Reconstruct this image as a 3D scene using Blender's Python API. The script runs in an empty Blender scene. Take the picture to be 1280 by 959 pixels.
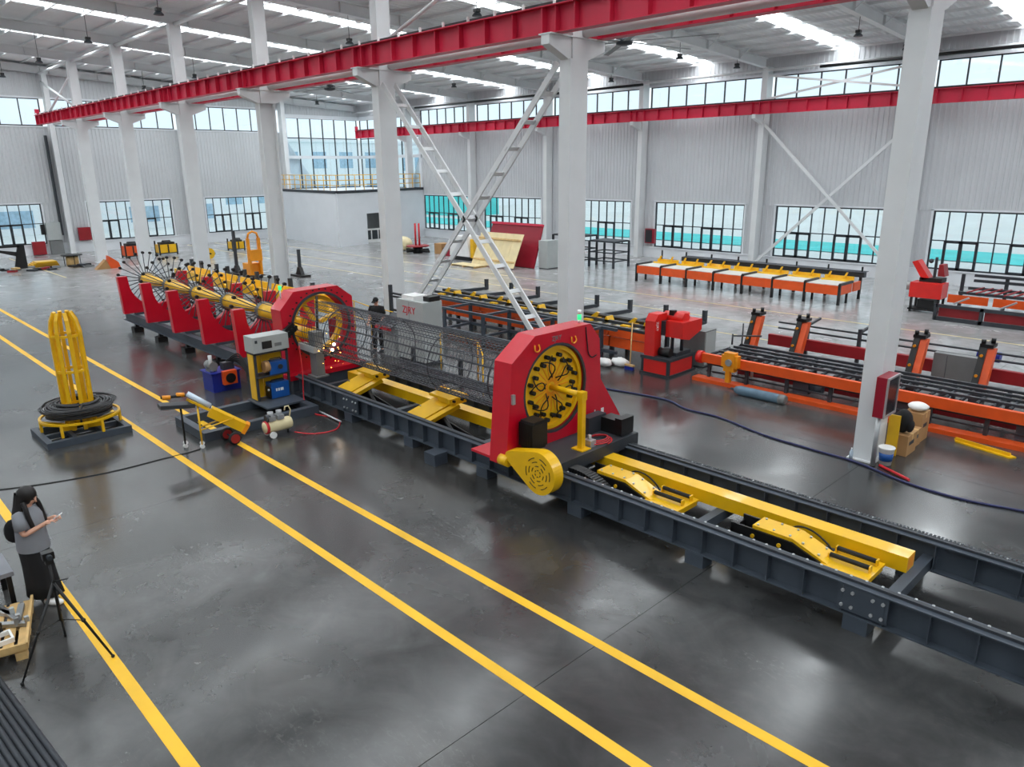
import bpy, bmesh, math, random
from mathutils import Vector, Matrix
random.seed(7)
C = bpy.context.scene.collection
SC = bpy.context.scene
PI = math.pi
# ---------------------------------------------------------------- camera
cam_d = bpy.data.cameras.new('camera')
cam = bpy.data.objects.new('camera', cam_d); C.objects.link(cam)
yaw, pitch, roll = (math.radians(a) for a in (45.816, 16.2206, -0.54858))
fw = Vector((-math.sin(yaw)*math.cos(pitch), math.cos(yaw)*math.cos(pitch), -math.sin(pitch)))
rt = Vector((math.cos(yaw), math.sin(yaw), 0)); up = rt.cross(fw)
r2 = rt*math.cos(roll)+up*math.sin(roll); u2 = up*math.cos(roll)-rt*math.sin(roll)
M = Matrix((r2, u2, -fw)).transposed().to_4x4(); M.translation = (0, 0, 5.606)
cam.matrix_world = M
cam_d.sensor_width = 36; cam_d.lens = 928.3/1280*36; cam_d.clip_end = 600
SC.camera = cam
# ---------------------------------------------------------------- sky, daylight, exposure
W = bpy.data.worlds.new('world'); SC.world = W; W.use_nodes = True
bg = W.node_tree.nodes['Background']; bg.inputs[0].default_value = (0.86, 0.955, 1.0, 1); bg.inputs[1].default_value = 1.2
SC.view_settings.view_transform = 'Standard'; SC.view_settings.look = 'None'
SC.view_settings.exposure = 0.0; SC.view_settings.gamma = 1.0; SC.view_settings.use_curve_mapping = False
BAY = 8.0
def cx(k): return -4.9-BAY*k
XE, YB = -60.8, 39.9                 # inner faces of end wall and back wall
XR, YF = 19.5, -12.0                 # building goes on behind the camera
def deck(y): return 11.2+0.058*(YB-y)
SKY_R = 13.0                         # radiance of the daylight that the roof lights let in
for k in range(-2, 8):
    if cx(k)+4 > XR-1: continue
    L = bpy.data.lights.new('roof_daylight', 'AREA'); L.shape = 'RECTANGLE'; L.size = 0.96; L.size_y = 51.5
    L.energy = SKY_R*PI*0.96*51.5; L.color = (0.95, 0.985, 1.0)
    o = bpy.data.objects.new('roof_daylight', L); C.objects.link(o)
    o.location = (cx(k)+4, (YB+YF)/2, deck((YB+YF)/2)+0.14); o.rotation_euler = (-math.atan(0.058), 0, 0)
# ---------------------------------------------------------------- materials
def lin(c): return tuple((x/255/12.92 if x/255 <= .04045 else ((x/255+.055)/1.055)**2.4) for x in c)
MATS = {}
def pm(name, rgb, rough=.5, metal=0., var=.10, sc=3., bump=0., coat=0.):
    m = bpy.data.materials.new(name); m.use_nodes = True; nt = m.node_tree; N = nt.nodes; Lk = nt.links
    b = N['Principled BSDF']; c = lin(rgb)
    tc = N.new('ShaderNodeTexCoord'); nz = N.new('ShaderNodeTexNoise'); nz.inputs['Scale'].default_value = sc; nz.inputs['Detail'].default_value = 5
    Lk.new(tc.outputs['Object'], nz.inputs['Vector'])
    cr = N.new('ShaderNodeValToRGB'); cr.color_ramp.elements[0].position = .3; cr.color_ramp.elements[1].position = .7
    cr.color_ramp.elements[0].color = (*[x*(1-var) for x in c], 1); cr.color_ramp.elements[1].color = (*[min(1, x*(1+var)) for x in c], 1)
    Lk.new(nz.outputs['Fac'], cr.inputs[0]); Lk.new(cr.outputs[0], b.inputs['Base Color'])
    b.inputs['Roughness'].default_value = rough; b.inputs['Metallic'].default_value = metal
    if coat: b.inputs['Coat Weight'].default_value = coat
    if bump:
        bp = N.new('ShaderNodeBump'); bp.inputs['Strength'].default_value = bump; bp.inputs['Distance'].default_value = .01
        n2 = N.new('ShaderNodeTexNoise'); n2.inputs['Scale'].default_value = sc*8; Lk.new(tc.outputs['Object'], n2.inputs['Vector'])
        Lk.new(n2.outputs['Fac'], bp.inputs['Height']); Lk.new(bp.outputs[0], b.inputs['Normal'])
    MATS[name] = m; return m
def emis(name, rgb, s):
    m = bpy.data.materials.new(name); m.use_nodes = True; b = m.node_tree.nodes['Principled BSDF']
    b.inputs['Base Color'].default_value = (*lin(rgb), 1); b.inputs['Emission Color'].default_value = (*lin(rgb), 1); b.inputs['Emission Strength'].default_value = s
    MATS[name] = m; return m
def thin(name, rgb, refl=.06, diff=0.):
    m = bpy.data.materials.new(name); m.use_nodes = True; nt = m.node_tree; N = nt.nodes; Lk = nt.links
    for n in list(N): N.remove(n)
    out = N.new('ShaderNodeOutputMaterial'); t = N.new('ShaderNodeBsdfTransparent'); t.inputs[0].default_value = (*rgb, 1)
    g = N.new('ShaderNodeBsdfGlossy'); g.inputs['Roughness'].default_value = .03
    mx = N.new('ShaderNodeMixShader'); mx.inputs[0].default_value = refl
    Lk.new(t.outputs[0], mx.inputs[1]); Lk.new(g.outputs[0], mx.inputs[2]); last = mx
    if diff:
        tr = N.new('ShaderNodeBsdfTranslucent'); tr.inputs[0].default_value = (.9, .93, .95, 1)
        m2 = N.new('ShaderNodeMixShader'); m2.inputs[0].default_value = diff
        Lk.new(mx.outputs[0], m2.inputs[1]); Lk.new(tr.outputs[0], m2.inputs[2]); last = m2
    Lk.new(last.outputs[0], out.inputs[0]); MATS[name] = m; return m
pm('white_steel', (222, 224, 225), .45, var=.04, sc=1.2)
pm('wall_sheet', (200, 202, 205), .5, var=.04, sc=.5)
pm('white_paint', (226, 229, 233), .6, var=.03, sc=.8)
pm('deck_sheet', (232, 234, 235), .35, metal=0., var=.05, sc=.6)
pm('crane_red', (200, 34, 66), .45, var=.08, sc=1.5)
pm('rail_dark', (52, 50, 52), .5, metal=.4)
pm('machine_red', (203, 12, 40), .32, var=.06, coat=.3)
pm('saw_red', (222, 36, 30), .35, var=.06, coat=.2)
pm('dark_red', (150, 26, 34), .45)
pm('yellow', (240, 186, 14), .38, var=.07, coat=.2)
pm('line_yellow', (240, 186, 30), .5, var=.10, sc=1.2)
pm('faded_line', (205, 190, 140), .5, var=.15, sc=2)
pm('orange', (232, 88, 28), .42, var=.08)
pm('amber', (240, 150, 20), .42, var=.08)
pm('steel_grey', (66, 74, 84), .5, var=.10)
pm('slate', (52, 56, 62), .5, var=.12)
pm('black', (18, 18, 19), .45, var=.2)
pm('rubber', (24, 24, 25), .7, var=.2)
pm('cabinet_grey', (176, 181, 180), .5, var=.04)
pm('mid_grey', (120, 122, 122), .5, var=.08)
pm('bright_steel', (170, 172, 174), .32, metal=.8, var=.1)
pm('rebar', (84, 86, 92), .45, metal=.5, var=.25, sc=8)
pm('wire', (52, 52, 54), .5, metal=.3, var=.25, sc=8)
pm('table_white', (214, 214, 208), .5, var=.06)
pm('blue', (22, 40, 140), .45, var=.08)
pm('welder_blue', (20, 84, 160), .4, var=.08)
pm('cream', (228, 214, 170), .4, var=.06)
pm('wood', (206, 170, 112), .7, var=.18, sc=6)
pm('ply', (232, 214, 168), .65, var=.08, sc=2)
pm('cardboard', (176, 134, 88), .8, var=.08)
pm('maroon', (150, 18, 42), .4, var=.08)
pm('frame_dark', (44, 50, 56), .4, var=.08)
pm('silver', (190, 192, 194), .35, metal=.6)
pm('white', (236, 236, 234), .5, var=.04)
pm('cyl_blue', (96, 122, 140), .55, var=.2, sc=6)
pm('hose_blue', (44, 48, 92), .5)
pm('hose_red', (206, 34, 44), .45)
pm('screen', (40, 44, 50), .15)
pm('skin', (226, 172, 146), .5, var=.05)
pm('hair', (22, 17, 16), .45, var=.3, sc=20)
pm('tee_grey', (134, 136, 142), .85, var=.06)
pm('cloth_black', (20, 20, 22), .85, var=.2)
pm('teal_net', (84, 214, 212), .8, var=.12, sc=.5)
pm('outside_ground', (226, 228, 226), .9, var=.06, sc=.2)
pm('building_white', (246, 248, 250), .7, var=.03)
pm('building_glass', (168, 196, 216), .2, var=.15)
pm('green_lamp', (40, 220, 120), .3)
pm('plastic_clear', (205, 220, 235), .2)
emis('beacon_green', (40, 240, 130), 1.2)
emis('spark', (255, 170, 70), 14.)
emis('spark_white', (255, 236, 210), 20.)
thin('glass', (.93, .98, 1.), .05)
thin('rooflight', (.95, .97, .98), .02, .25)
# polished, stained concrete
def floor_mat():
    m = bpy.data.materials.new('polished_concrete'); m.use_nodes = True; nt = m.node_tree; N = nt.nodes; Lk = nt.links
    b = N['Principled BSDF']; tc = N.new('ShaderNodeTexCoord')
    def noise(s, d=6, r=.6, dist=0., vec=None):
        n = N.new('ShaderNodeTexNoise'); n.inputs['Scale'].default_value = s; n.inputs['Detail'].default_value = d
        n.inputs['Roughness'].default_value = r; n.inputs['Distortion'].default_value = dist
        Lk.new(vec or tc.outputs['Object'], n.inputs['Vector']); return n.outputs['Fac']
    def ramp(i, p0, p1, c0, c1):
        r = N.new('ShaderNodeValToRGB'); e = r.color_ramp.elements; e[0].position = p0; e[1].position = p1
        e[0].color = (c0, c0, c0, 1) if not isinstance(c0, tuple) else (*c0, 1); e[1].color = (c1, c1, c1, 1) if not isinstance(c1, tuple) else (*c1, 1)
        Lk.new(i, r.inputs[0]); return r.outputs[0]
    def mix(f, a, c, mode='MIX'):
        x = N.new('ShaderNodeMix'); x.data_type = 'RGBA'; x.blend_type = mode
        if isinstance(f, float): x.inputs[0].default_value = f
        else: Lk.new(f, x.inputs[0])
        Lk.new(a, x.inputs[6])
        if isinstance(c, tuple): x.inputs[7].default_value = (*c, 1)
        else: Lk.new(c, x.inputs[7])
        return x.outputs[2]
    base = ramp(noise(.35, 8, .62, .6), .32, .70, (.020, .021, .022), (.072, .073, .073))
    cloud = ramp(noise(1.3, 6, .6, 1.2), .35, .75, .72, 1.25)
    col = mix(1.0, base, cloud, 'MULTIPLY')
    warm = ramp(noise(.22, 3, .5), .58, .75, 0., .5)
    col = mix(warm, col, (.085, .074, .062))
    # chalky scuffs
    mp = N.new('ShaderNodeMapping'); mp.inputs['Scale'].default_value = (1, 2.6, 1); mp.inputs['Rotation'].default_value = (0, 0, .5); Lk.new(tc.outputs['Object'], mp.inputs['Vector'])
    s1 = ramp(noise(5.5, 8, .75, 1.5, mp.outputs[0]),   .54, .86, 0., 1.); s2 = ramp(noise(.5, 3, .5), .56, .68, 0., .65)
    sc = mix(1.0, s1, s2, 'MULTIPLY'); col = mix(sc, col, (.26, .26, .255))
    # grazing reflection painted into base colour, paler in rear bay and towards end wall
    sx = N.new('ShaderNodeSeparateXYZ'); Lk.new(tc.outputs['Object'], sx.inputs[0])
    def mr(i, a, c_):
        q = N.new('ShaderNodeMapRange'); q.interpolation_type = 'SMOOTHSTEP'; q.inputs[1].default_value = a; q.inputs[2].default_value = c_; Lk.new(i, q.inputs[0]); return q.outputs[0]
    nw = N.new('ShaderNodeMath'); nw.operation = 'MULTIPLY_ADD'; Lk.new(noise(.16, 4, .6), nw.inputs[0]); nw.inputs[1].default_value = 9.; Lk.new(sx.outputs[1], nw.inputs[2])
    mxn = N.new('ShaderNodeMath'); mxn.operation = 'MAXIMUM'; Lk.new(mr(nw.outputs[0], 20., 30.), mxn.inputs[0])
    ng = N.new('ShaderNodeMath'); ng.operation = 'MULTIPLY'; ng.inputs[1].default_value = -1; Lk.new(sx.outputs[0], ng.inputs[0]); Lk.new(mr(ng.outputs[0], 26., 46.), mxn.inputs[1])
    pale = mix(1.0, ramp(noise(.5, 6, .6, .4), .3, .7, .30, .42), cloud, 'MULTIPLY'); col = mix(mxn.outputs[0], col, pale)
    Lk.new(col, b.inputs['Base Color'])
    rg = ramp(noise(.6, 6, .6, .5), .3, .7, .13, .30); rg = mix(sc, rg, (.42, .42, .42)); Lk.new(rg, b.inputs['Roughness'])
    b.inputs['Specular IOR Level'].default_value = .55; b.inputs['Coat Weight'].default_value = .15; b.inputs['Coat IOR'].default_value = 1.7; b.inputs['Coat Roughness'].default_value = .22; b.inputs['Sheen Weight'].default_value = .12; b.inputs['Sheen Roughness'].default_value = .28
    bp = N.new('ShaderNodeBump'); bp.inputs['Strength'].default_value = .06; bp.inputs['Distance'].default_value = .02
    Lk.new(noise(2.2, 4, .5), bp.inputs['Height']); Lk.new(bp.outputs[0], b.inputs['Normal'])
    MATS['concrete'] = m
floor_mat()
# ---------------------------------------------------------------- mesh builder
class MB:
    def __init__(s): s.v = []; s.f = []; s.sm = set()
    def add(s, vs, fs, smooth=False):
        o = len(s.v); s.v += [tuple(p) for p in vs]
        for f in fs:
            if smooth: s.sm.add(len(s.f))
            s.f.append([i+o for i in f])
        return s
    def box(s, x0, x1, y0, y1, z0, z1):
        return s.add([(x0, y0, z0), (x1, y0, z0), (x1, y1, z0), (x0, y1, z0), (x0, y0, z1), (x1, y0, z1), (x1, y1, z1), (x0, y1, z1)],
                     [(3, 2, 1, 0), (4, 5, 6, 7), (0, 1, 5, 4), (1, 2, 6, 5), (2, 3, 7, 6), (3, 0, 4, 7)])
    def ob(s, c, size, rot=None):
        c = Vector(c); R = rot or Matrix.Identity(3); h = Vector(size)*.5
        vs = [c+R @ Vector((a*h.x, b*h.y, d*h.z)) for d in (-1, 1) for a, b in ((-1, -1), (1, -1), (1, 1), (-1, 1))]
        return s.add(vs, [(3, 2, 1, 0), (4, 5, 6, 7), (0, 1, 5, 4), (1, 2, 6, 5), (2, 3, 7, 6), (3, 0, 4, 7)])
    def bar(s, p, q, w, h, upv=(0, 0, 1)):
        p = Vector(p); q = Vector(q); d = (q-p); l = d.length; d.normalize(); u = Vector(upv)
        if abs(d.dot(u)) > .98: u = Vector((0, 1, 0)) if abs(d.y) < .9 else Vector((1, 0, 0))
        sd = d.cross(u).normalized(); u = sd.cross(d)
        return s.ob((p+q)/2, (l, w, h), Matrix((d, sd, u)).transposed())
    def cyl(s, p, q, r, n=12, r1=None):
        p = Vector(p); q = Vector(q); d = (q-p).normalized(); a = d.orthogonal().normalized(); b = d.cross(a); r1 = r if r1 is None else r1
        v = [p+(a*math.cos(t)+b*math.sin(t))*r for t in [2*PI*i/n for i in range(n)]]+[q+(a*math.cos(t)+b*math.sin(t))*r1 for t in [2*PI*i/n for i in range(n)]]
        s.add(v, [(i, (i+1) % n, n+(i+1) % n, n+i) for i in range(n)], True)
        o = len(s.v)-2*n; s.f.append([o+i for i in range(n)][::-1]); s.f.append([o+n+i for i in range(n)]); return s
    def tube(s, pts, r, n=6, closed=False):
        P = [Vector(p) for p in pts]; m = len(P); rings = []; pa = None
        for i in range(m):
            if closed: d = P[(i+1) % m]-P[i-1]
            else: d = P[min(i+1, m-1)]-P[max(i-1, 0)]
            d.normalize(); a = pa-d*pa.dot(d) if pa is not None else d.orthogonal()
            a.normalize(); pa = a; b = d.cross(a)
            rr = r[i] if isinstance(r, (list, tuple)) else r
            rings.append([P[i]+(a*math.cos(2*PI*j/n)+b*math.sin(2*PI*j/n))*rr for j in range(n)])
        vs = [v for g in rings for v in g]; fs = []
        for i in range(m if closed else m-1):
            k = (i+1) % m; fs += [(i*n+j, i*n+(j+1) % n, k*n+(j+1) % n, k*n+j) for j in range(n)]
        s.add(vs, fs, True)
        if not closed:
            o = len(s.v)-len(vs); s.f.append([o+j for j in range(n)][::-1]); s.f.append([o+(m-1)*n+j for j in range(n)])
        return s
    def hose(s, pts, r, n=6, k=6):
        P = [Vector(p) for p in pts]; Q = []
        for i in range(len(P)-1):
            a, b, c, d = P[max(i-1, 0)], P[i], P[i+1], P[min(i+2, len(P)-1)]
            for j in range(k):
                t = j/k; Q.append(.5*(2*b+(c-a)*t+(2*a-5*b+4*c-d)*t*t+(3*b-a-3*c+d)*t**3))
        return s.tube(Q+[P[-1]], r, n)
    def prism(s, poly, axis, a0, a1):
        n = len(poly)
        def P(p, a): return {'x': (a, p[0], p[1]), 'y': (p[0], a, p[1]), 'z': (p[0], p[1], a)}[axis]
        return s.add([P(p, a0) for p in poly]+[P(p, a1) for p in poly], [tuple(range(n))[::-1], tuple(range(n, 2*n))]+[(i, (i+1) % n, n+(i+1) % n, n+i) for i in range(n)])
    def holed(s, poly, c, r, axis, a0, a1, n=48):
        """plate with a round hole: poly is convex-ish around c"""
        out = []
        for i in range(n):
            t = 2*PI*i/n; d = (math.cos(t), math.sin(t)); best = None
            for j in range(len(poly)):
                ax, ay = poly[j]; bx, by = poly[(j+1) % len(poly)]
                ex, ey = bx-ax, by-ay; den = d[0]*ey-d[1]*ex
                if abs(den) < 1e-9: continue
                tt = ((ax-c[0])*ey-(ay-c[1])*ex)/den; uu = ((ax-c[0])*d[1]-(ay-c[1])*d[0])/den
                if tt > 0 and -1e-6 <= uu <= 1+1e-6 and (best is None or tt < best): best = tt
            out.append((c[0]+d[0]*best, c[1]+d[1]*best))
        for px, py in poly:      # snap nearest ray to the corner
            i = min(range(n), key=lambda q: (out[q][0]-px)**2+(out[q][1]-py)**2); out[i] = (px, py)
        inn = [(c[0]+r*math.cos(2*PI*i/n), c[1]+r*math.sin(2*PI*i/n)) for i in range(n)]
        def P(p, a): return {'x': (a, p[0], p[1]), 'y': (p[0], a, p[1]), 'z': (p[0], p[1], a)}[axis]
        vs = [P(p, a0) for p in out]+[P(p, a0) for p in inn]+[P(p, a1) for p in out]+[P(p, a1) for p in inn]; fs = []
        for i in range(n):
            k = (i+1) % n
            fs += [(i, k, n+k, n+i), (2*n+i, 3*n+i, 3*n+k, 2*n+k), (i, 2*n+i, 2*n+k, k), (n+i, n+k, 3*n+k, 3*n+i)]
        return s.add(vs, fs)
    def lathe(s, prof, c, axis='z', n=24):
        c = Vector(c); vs = []
        for r, h in prof:
            for j in range(n):
                t = 2*PI*j/n; a, b = r*math.cos(t), r*math.sin(t)
                vs.append(c+Vector({'z': (a, b, h), 'x': (h, a, b), 'y': (a, h, b)}[axis]))
        m = len(prof); fs = [(i*n+j, i*n+(j+1) % n, (i+1)*n+(j+1) % n, (i+1)*n+j) for i in range(m-1) for j in range(n)]
        s.add(vs, fs, True); o = len(s.v)-len(vs)
        s.f.append([o+j for j in range(n)]); s.f.append([o+(m-1)*n+j for j in range(n)]); return s
    def ball(s, c, r, n=10, m=6):
        rr = r if isinstance(r, (tuple, list)) else (r, r, r)
        vs = [(c[0], c[1], c[2]-rr[2])]
        for i in range(1, m):
            p = -PI/2+PI*i/m
            vs += [(c[0]+rr[0]*math.cos(p)*math.cos(2*PI*j/n), c[1]+rr[1]*math.cos(p)*math.sin(2*PI*j/n), c[2]+rr[2]*math.sin(p)) for j in range(n)]
        vs.append((c[0], c[1], c[2]+rr[2])); fs = [(0, 1+(j+1) % n, 1+j) for j in range(n)]
        for i in range(m-2): fs += [(1+i*n+j, 1+i*n+(j+1) % n, 1+(i+1)*n+(j+1) % n, 1+(i+1)*n+j) for j in range(n)]
        e = len(vs)-1; fs += [(e, e-n+j, e-n+(j+1) % n) for j in range(n)]
        return s.add(vs, fs, True)
    def mesh(s, name, mat, off=(0, 0, 0), recalc=True):
        me = bpy.data.meshes.new(name); me.from_pydata([(v[0]-off[0], v[1]-off[1], v[2]-off[2]) for v in s.v], [], s.f)
        if s.sm: me.polygons.foreach_set('use_smooth', [i in s.sm for i in range(len(s.f))])
        if recalc:
            bm = bmesh.new(); bm.from_mesh(me); bmesh.ops.recalc_face_normals(bm, faces=bm.faces); bm.to_mesh(me); bm.free()
        me.materials.append(MATS[mat]); return me
def link(name, me, parent=None, loc=(0, 0, 0)):
    o = bpy.data.objects.new(name, me); C.objects.link(o); o.location = loc
    if parent is not None: o.parent = parent
    return o
WL = {}                              # world location of each unrotated parent
def tag(o, label, cat, group=None):
    o['label'] = label; o['category'] = cat
    if group: o['group'] = group
    return o
def thing(name, label, cat, loc, group=None):
    o = link(name, None, None, loc); WL[o.name] = Vector(loc); return tag(o, label, cat, group)
def pieces(mb):                      # separate loose pieces of a builder
    par = list(range(len(mb.v)))
    def fd(i):
        while par[i] != i: par[i] = par[par[i]]; i = par[i]
        return i
    for f in mb.f:
        for v in f[1:]: par[fd(v)] = fd(f[0])
    out = {}
    for k, f in enumerate(mb.f): out.setdefault(fd(f[0]), []).append(k)
    res = []
    for ks in out.values():
        q = MB(); ix = {}
        for k in ks:
            for v in mb.f[k]:
                if v not in ix: ix[v] = len(q.v); q.v.append(mb.v[v])
            if k in mb.sm: q.sm.add(len(q.f))
            q.f.append([ix[v] for v in mb.f[k]])
        res.append(q)
    return res
SPLIT = {'leg', 'orange_panel', 'front_frame', 'roller_bracket', 'stand', 'drive_roller', 'cross_tube', 'rating_plate', 'end_rail', 'flap', 'pump'}
def part(parent, name, mb, mat, label=None):
    if name in SPLIT:
        ps = pieces(mb)
        if len(ps) > 1: return [part(parent, name, q, mat, label) for q in ps][0]
    w = WL.get(parent.name, Vector((0, 0, 0))); o = link(name, mb.mesh(name, mat, w), parent); WL[o.name] = w
    if label: o['label'] = label
    return o
def rep(parent, name, me, loc, rot=None, scale=None):   # repeated piece: shared mesh, world location
    w = WL.get(parent.name, Vector((0, 0, 0))); o = link(name, me, parent, Vector(loc)-w)
    if rot: o.rotation_euler = rot
    if scale: o.scale = scale
    return o
def solo(name, mb, mat, label, cat, group=None):
    xs = [v[0] for v in mb.v]; ys = [v[1] for v in mb.v]; zs = [v[2] for v in mb.v]
    w = Vector(((min(xs)+max(xs))/2, (min(ys)+max(ys))/2, min(zs)))
    o = link(name, mb.mesh(name, mat, w), None, w); WL[o.name] = w; return tag(o, label, cat, group)
def struct(name, mb, mat, recalc=True):
    o = link(name, mb.mesh(name, mat, (0, 0, 0), recalc)); o['kind'] = 'structure'; WL[o.name] = Vector((0, 0, 0)); return o
def copy_tree(o, parent=None):
    c = o.copy(); C.objects.link(c)
    if parent is not None: c.parent = parent
    for ch in list(o.children): copy_tree(ch, c)
    return c
def H(mb, axis, a0, a1, cy_, z0, z1, wf, tf=.02, tw=.012):
    """I-beam running along x or y"""
    for za, zb, w in ((z0, z0+tf, wf), (z1-tf, z1, wf), (z0+tf, z1-tf, tw)):
        if axis == 'x': mb.box(a0, a1, cy_-w/2, cy_+w/2, za, zb)
        else: mb.box(cy_-w/2, cy_+w/2, a0, a1, za, zb)
    return mb
# ================================================================= THE HALL
# ---- floor slabs with sawn joints on the column lines
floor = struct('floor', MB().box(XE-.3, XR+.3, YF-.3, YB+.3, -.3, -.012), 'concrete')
xs = sorted([XE-.3, XR+.3]+[cx(k) for k in range(-2, 7)]); ys = [YF-.3, -1., 14.74, 27.2, YB+.3]
for i in range(len(xs)-1):
    for j in range(len(ys)-1):
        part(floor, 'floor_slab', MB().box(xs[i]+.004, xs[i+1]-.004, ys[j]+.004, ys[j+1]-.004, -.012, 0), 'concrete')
def stripe(n, x0, x1, y0, y1, m='line_yellow'):
    o = struct('trim_%d' % n, MB().box(x0, x1, y0, y1, 0, .003), m); return o
for n, y in ((1, 4.98), (2, 6.195), (3, 1.857)): stripe(n, -60.2, 12, y-.07, y+.07)
stripe(4, -60, 12, 25.1, 25.2, 'faded_line'); stripe(5, -60, 12, 27.75, 27.85, 'faded_line'); stripe(6, -60, -46.5, 10.95, 11.05, 'faded_line'); stripe(7, -60, 12, 22.9, 23., 'faded_line')
# ---- walls. wall coordinates: a along the wall, d outwards, z up
def WP(w, a, d, z): return (a, YB+d, z) if w == 'back' else ((XE-d, a, z) if w == 'end' else ((XR+d, a, z) if w == 'near_end' else (a, YF-d, z)))
def wbox(mb, w, a0, a1, d0, d1, z0, z1):
    p = WP(w, a0, d0, z0); q = WP(w, a1, d1, z1)
    return mb.box(min(p[0], q[0]), max(p[0], q[0]), min(p[1], q[1]), max(p[1], q[1]), min(p[2], q[2]), max(p[2], q[2]))
def ribs(mb, w, a0, a1, z0, z1, per=.25, dep=.028, ztop=None):
    n = max(1, round((a1-a0)/per)); st = (a1-a0)/n; P = []
    for i in range(n):
        b = a0+i*st; P += [(b, 0), (b+st*.55, 0), (b+st*.65, -dep), (b+st*.9, -dep)]
    P.append((a1, 0))
    zt = ztop or (lambda a: z1)
    vs = [WP(w, a, d, z0) for a, d in P]+[WP(w, a, d, zt(a)) for a, d in P]; m = len(P)
    mb.add(vs, [(i, i+1, m+i+1, m+i) for i in range(m-1)])
    o = .16   # outer skin gives the wall its thickness
    mb.add([WP(w, a0, o, z0), WP(w, a1, o, z0), WP(w, a1, o, zt(a1)), WP(w, a0, o, zt(a0))], [(0, 1, 2, 3)])
def window(n, w, a0, a1, z0, z1, cols, zs, heavy=(), mw=.05):
    fr = MB(); t = .07
    for b0, b1, c0, c1 in ((a0, a1, z0, z0+t), (a0, a1, z1-t, z1), (a0, a0+t, z0, z1), (a1-t, a1, z0, z1)): wbox(fr, w, b0, b1, .02, .10, c0, c1)
    o = struct('window_%d' % n, fr, 'frame_dark'); st = (a1-a0)/cols; zz = [z0]+list(zs)+[z1]
    for i in range(1, cols): part(o, 'mullion', wbox(MB(), w, a0+i*st-mw/2, a0+i*st+mw/2, .02, .10, z0, z1), 'frame_dark')
    for z in zs: part(o, 'transom', wbox(MB(), w, a0, a1, .025, .095, z-mw/2, z+mw/2), 'frame_dark')
    pm_ = wbox(MB(), w, -st/2, st/2, -.004, .004, 0, 1)
    for r in range(len(zz)-1):
        for i in range(cols):
            part(o, 'pane', wbox(MB(), w, a0+i*st+mw/2, a0+(i+1)*st-mw/2, .05, .058, zz[r]+.02, zz[r+1]-.02), 'glass')
    for h in heavy:
        f = MB(); b0, b1 = a0+h*st, a0+(h+2)*st; c0, c1 = z0+.03, zz[1]
        for x0, x1 in ((b0-.06, b0+.06), ((b0+b1)/2-.08, (b0+b1)/2+.08), (b1-.06, b1+.06)): wbox(f, w, x0, x1, -.03, .04, c0, c1)
        for y0, y1 in ((c0, c0+.1), (c1-.1, c1)): wbox(f, w, b0, b1, -.03, .04, y0, y1)
        part(o, 'casement', f, 'frame_dark')
    return o
CZ0, CZ1 = 8.62, 10.2
ends = lambda y: deck(y)
# back wall
wb = MB(); wn = 1
bays = [(cx(k+1), cx(k)) for k in range(-2, 6)]
x_l = -51.6                            # the glazed corner lies beyond this
bwin = [(a+.95, b-.95) for a, b in bays]
ribs(wb, 'back', x_l, XR, 3.45, CZ0); ribs(wb, 'back', x_l, XR, CZ1, 11.3); ribs(wb, 'back', XE, x_l, 9.9, 11.3)
edges = [x_l]+[e for p in sorted(bwin) for e in p]+[XR]
if edges[1] < edges[0]: edges[1] = x_l
for i in range(0, len(edges), 2):
    if edges[i+1]-edges[i] > .05: ribs(wb, 'back', edges[i], edges[i+1], .68, 3.45)
wall_back = struct('wall_back', wb, 'wall_sheet', False)
pl = MB(); wbox(pl, 'back', x_l, XR, -.03, .2, 0, .62); wbox(pl, 'back', x_l, XR, -.09, .2, .62, .68); part(wall_back, 'plinth', pl, 'white_paint')
fl = MB()
for a, b in bwin:
    if a < x_l: a = x_l+.1
    for q in ((a-.1, a), (b, b+.1)): wbox(fl, 'back', q[0], q[1], -.045, .12, .68, 3.5)
    wbox(fl, 'back', a-.1, b+.1, -.045, .12, 3.45, 3.53)
wbox(fl, 'back', x_l, XR, -.06, .1, CZ1-.02, CZ1+.10); wbox(fl, 'back', x_l, XR, -.05, .1, CZ0-.08, CZ0)
part(wall_back, 'flashing', fl, 'white_paint')
for a, b in sorted(bwin):
    if b > 13: continue
    window(wn, 'back', max(a, x_l+.1), b, .68, 3.45, 9, (2.05,), (1, 5)); wn += 1
for k in range(-2, 6):
    a, b = cx(k+1), cx(k)
    if a > 4: continue
    window(wn, 'back', max(a+.25, x_l), b-.25, CZ0, CZ1, 6, (), (), .06); wn += 1
# end wall
we = MB(); yl = 32.4
ewin = [(7.6, 13.6), (16.48, 22.42), (25.1, 30.9), (-1.2, 4.8)]
ribs(we, 'end', YF, yl, 3.5, CZ0); ribs(we, 'end', YF, yl, CZ1+.2, 12, ztop=deck); ribs(we, 'end', yl, YB, 9.9, 11, ztop=deck)
e2 = [YF]+[e for p in sorted(ewin) for e in p]+[yl]
for i in range(0, len(e2), 2): ribs(we, 'end', e2[i], e2[i+1], .75, 3.5)
wall_end = struct('wall_end', we, 'wall_sheet', False)
pl = MB(); wbox(pl, 'end', YF, yl, -.03, .2, 0, .7); wbox(pl, 'end', YF, yl, -.09, .2, .7, .75); part(wall_end, 'plinth', pl, 'white_paint')
fl = MB()
for a, b in ewin:
    for q in ((a-.1, a), (b, b+.1)): wbox(fl, 'end', q[0], q[1], -.045, .12, .75, 3.55)
    wbox(fl, 'end', a-.1, b+.1, -.045, .12, 3.5, 3.58)
wbox(fl, 'end', YF, yl, -.06, .1, CZ1+.18, CZ1+.30); wbox(fl, 'end', YF, yl, -.05, .1, CZ0-.08, CZ0); part(wall_end, 'flashing', fl, 'white_paint')
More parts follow.
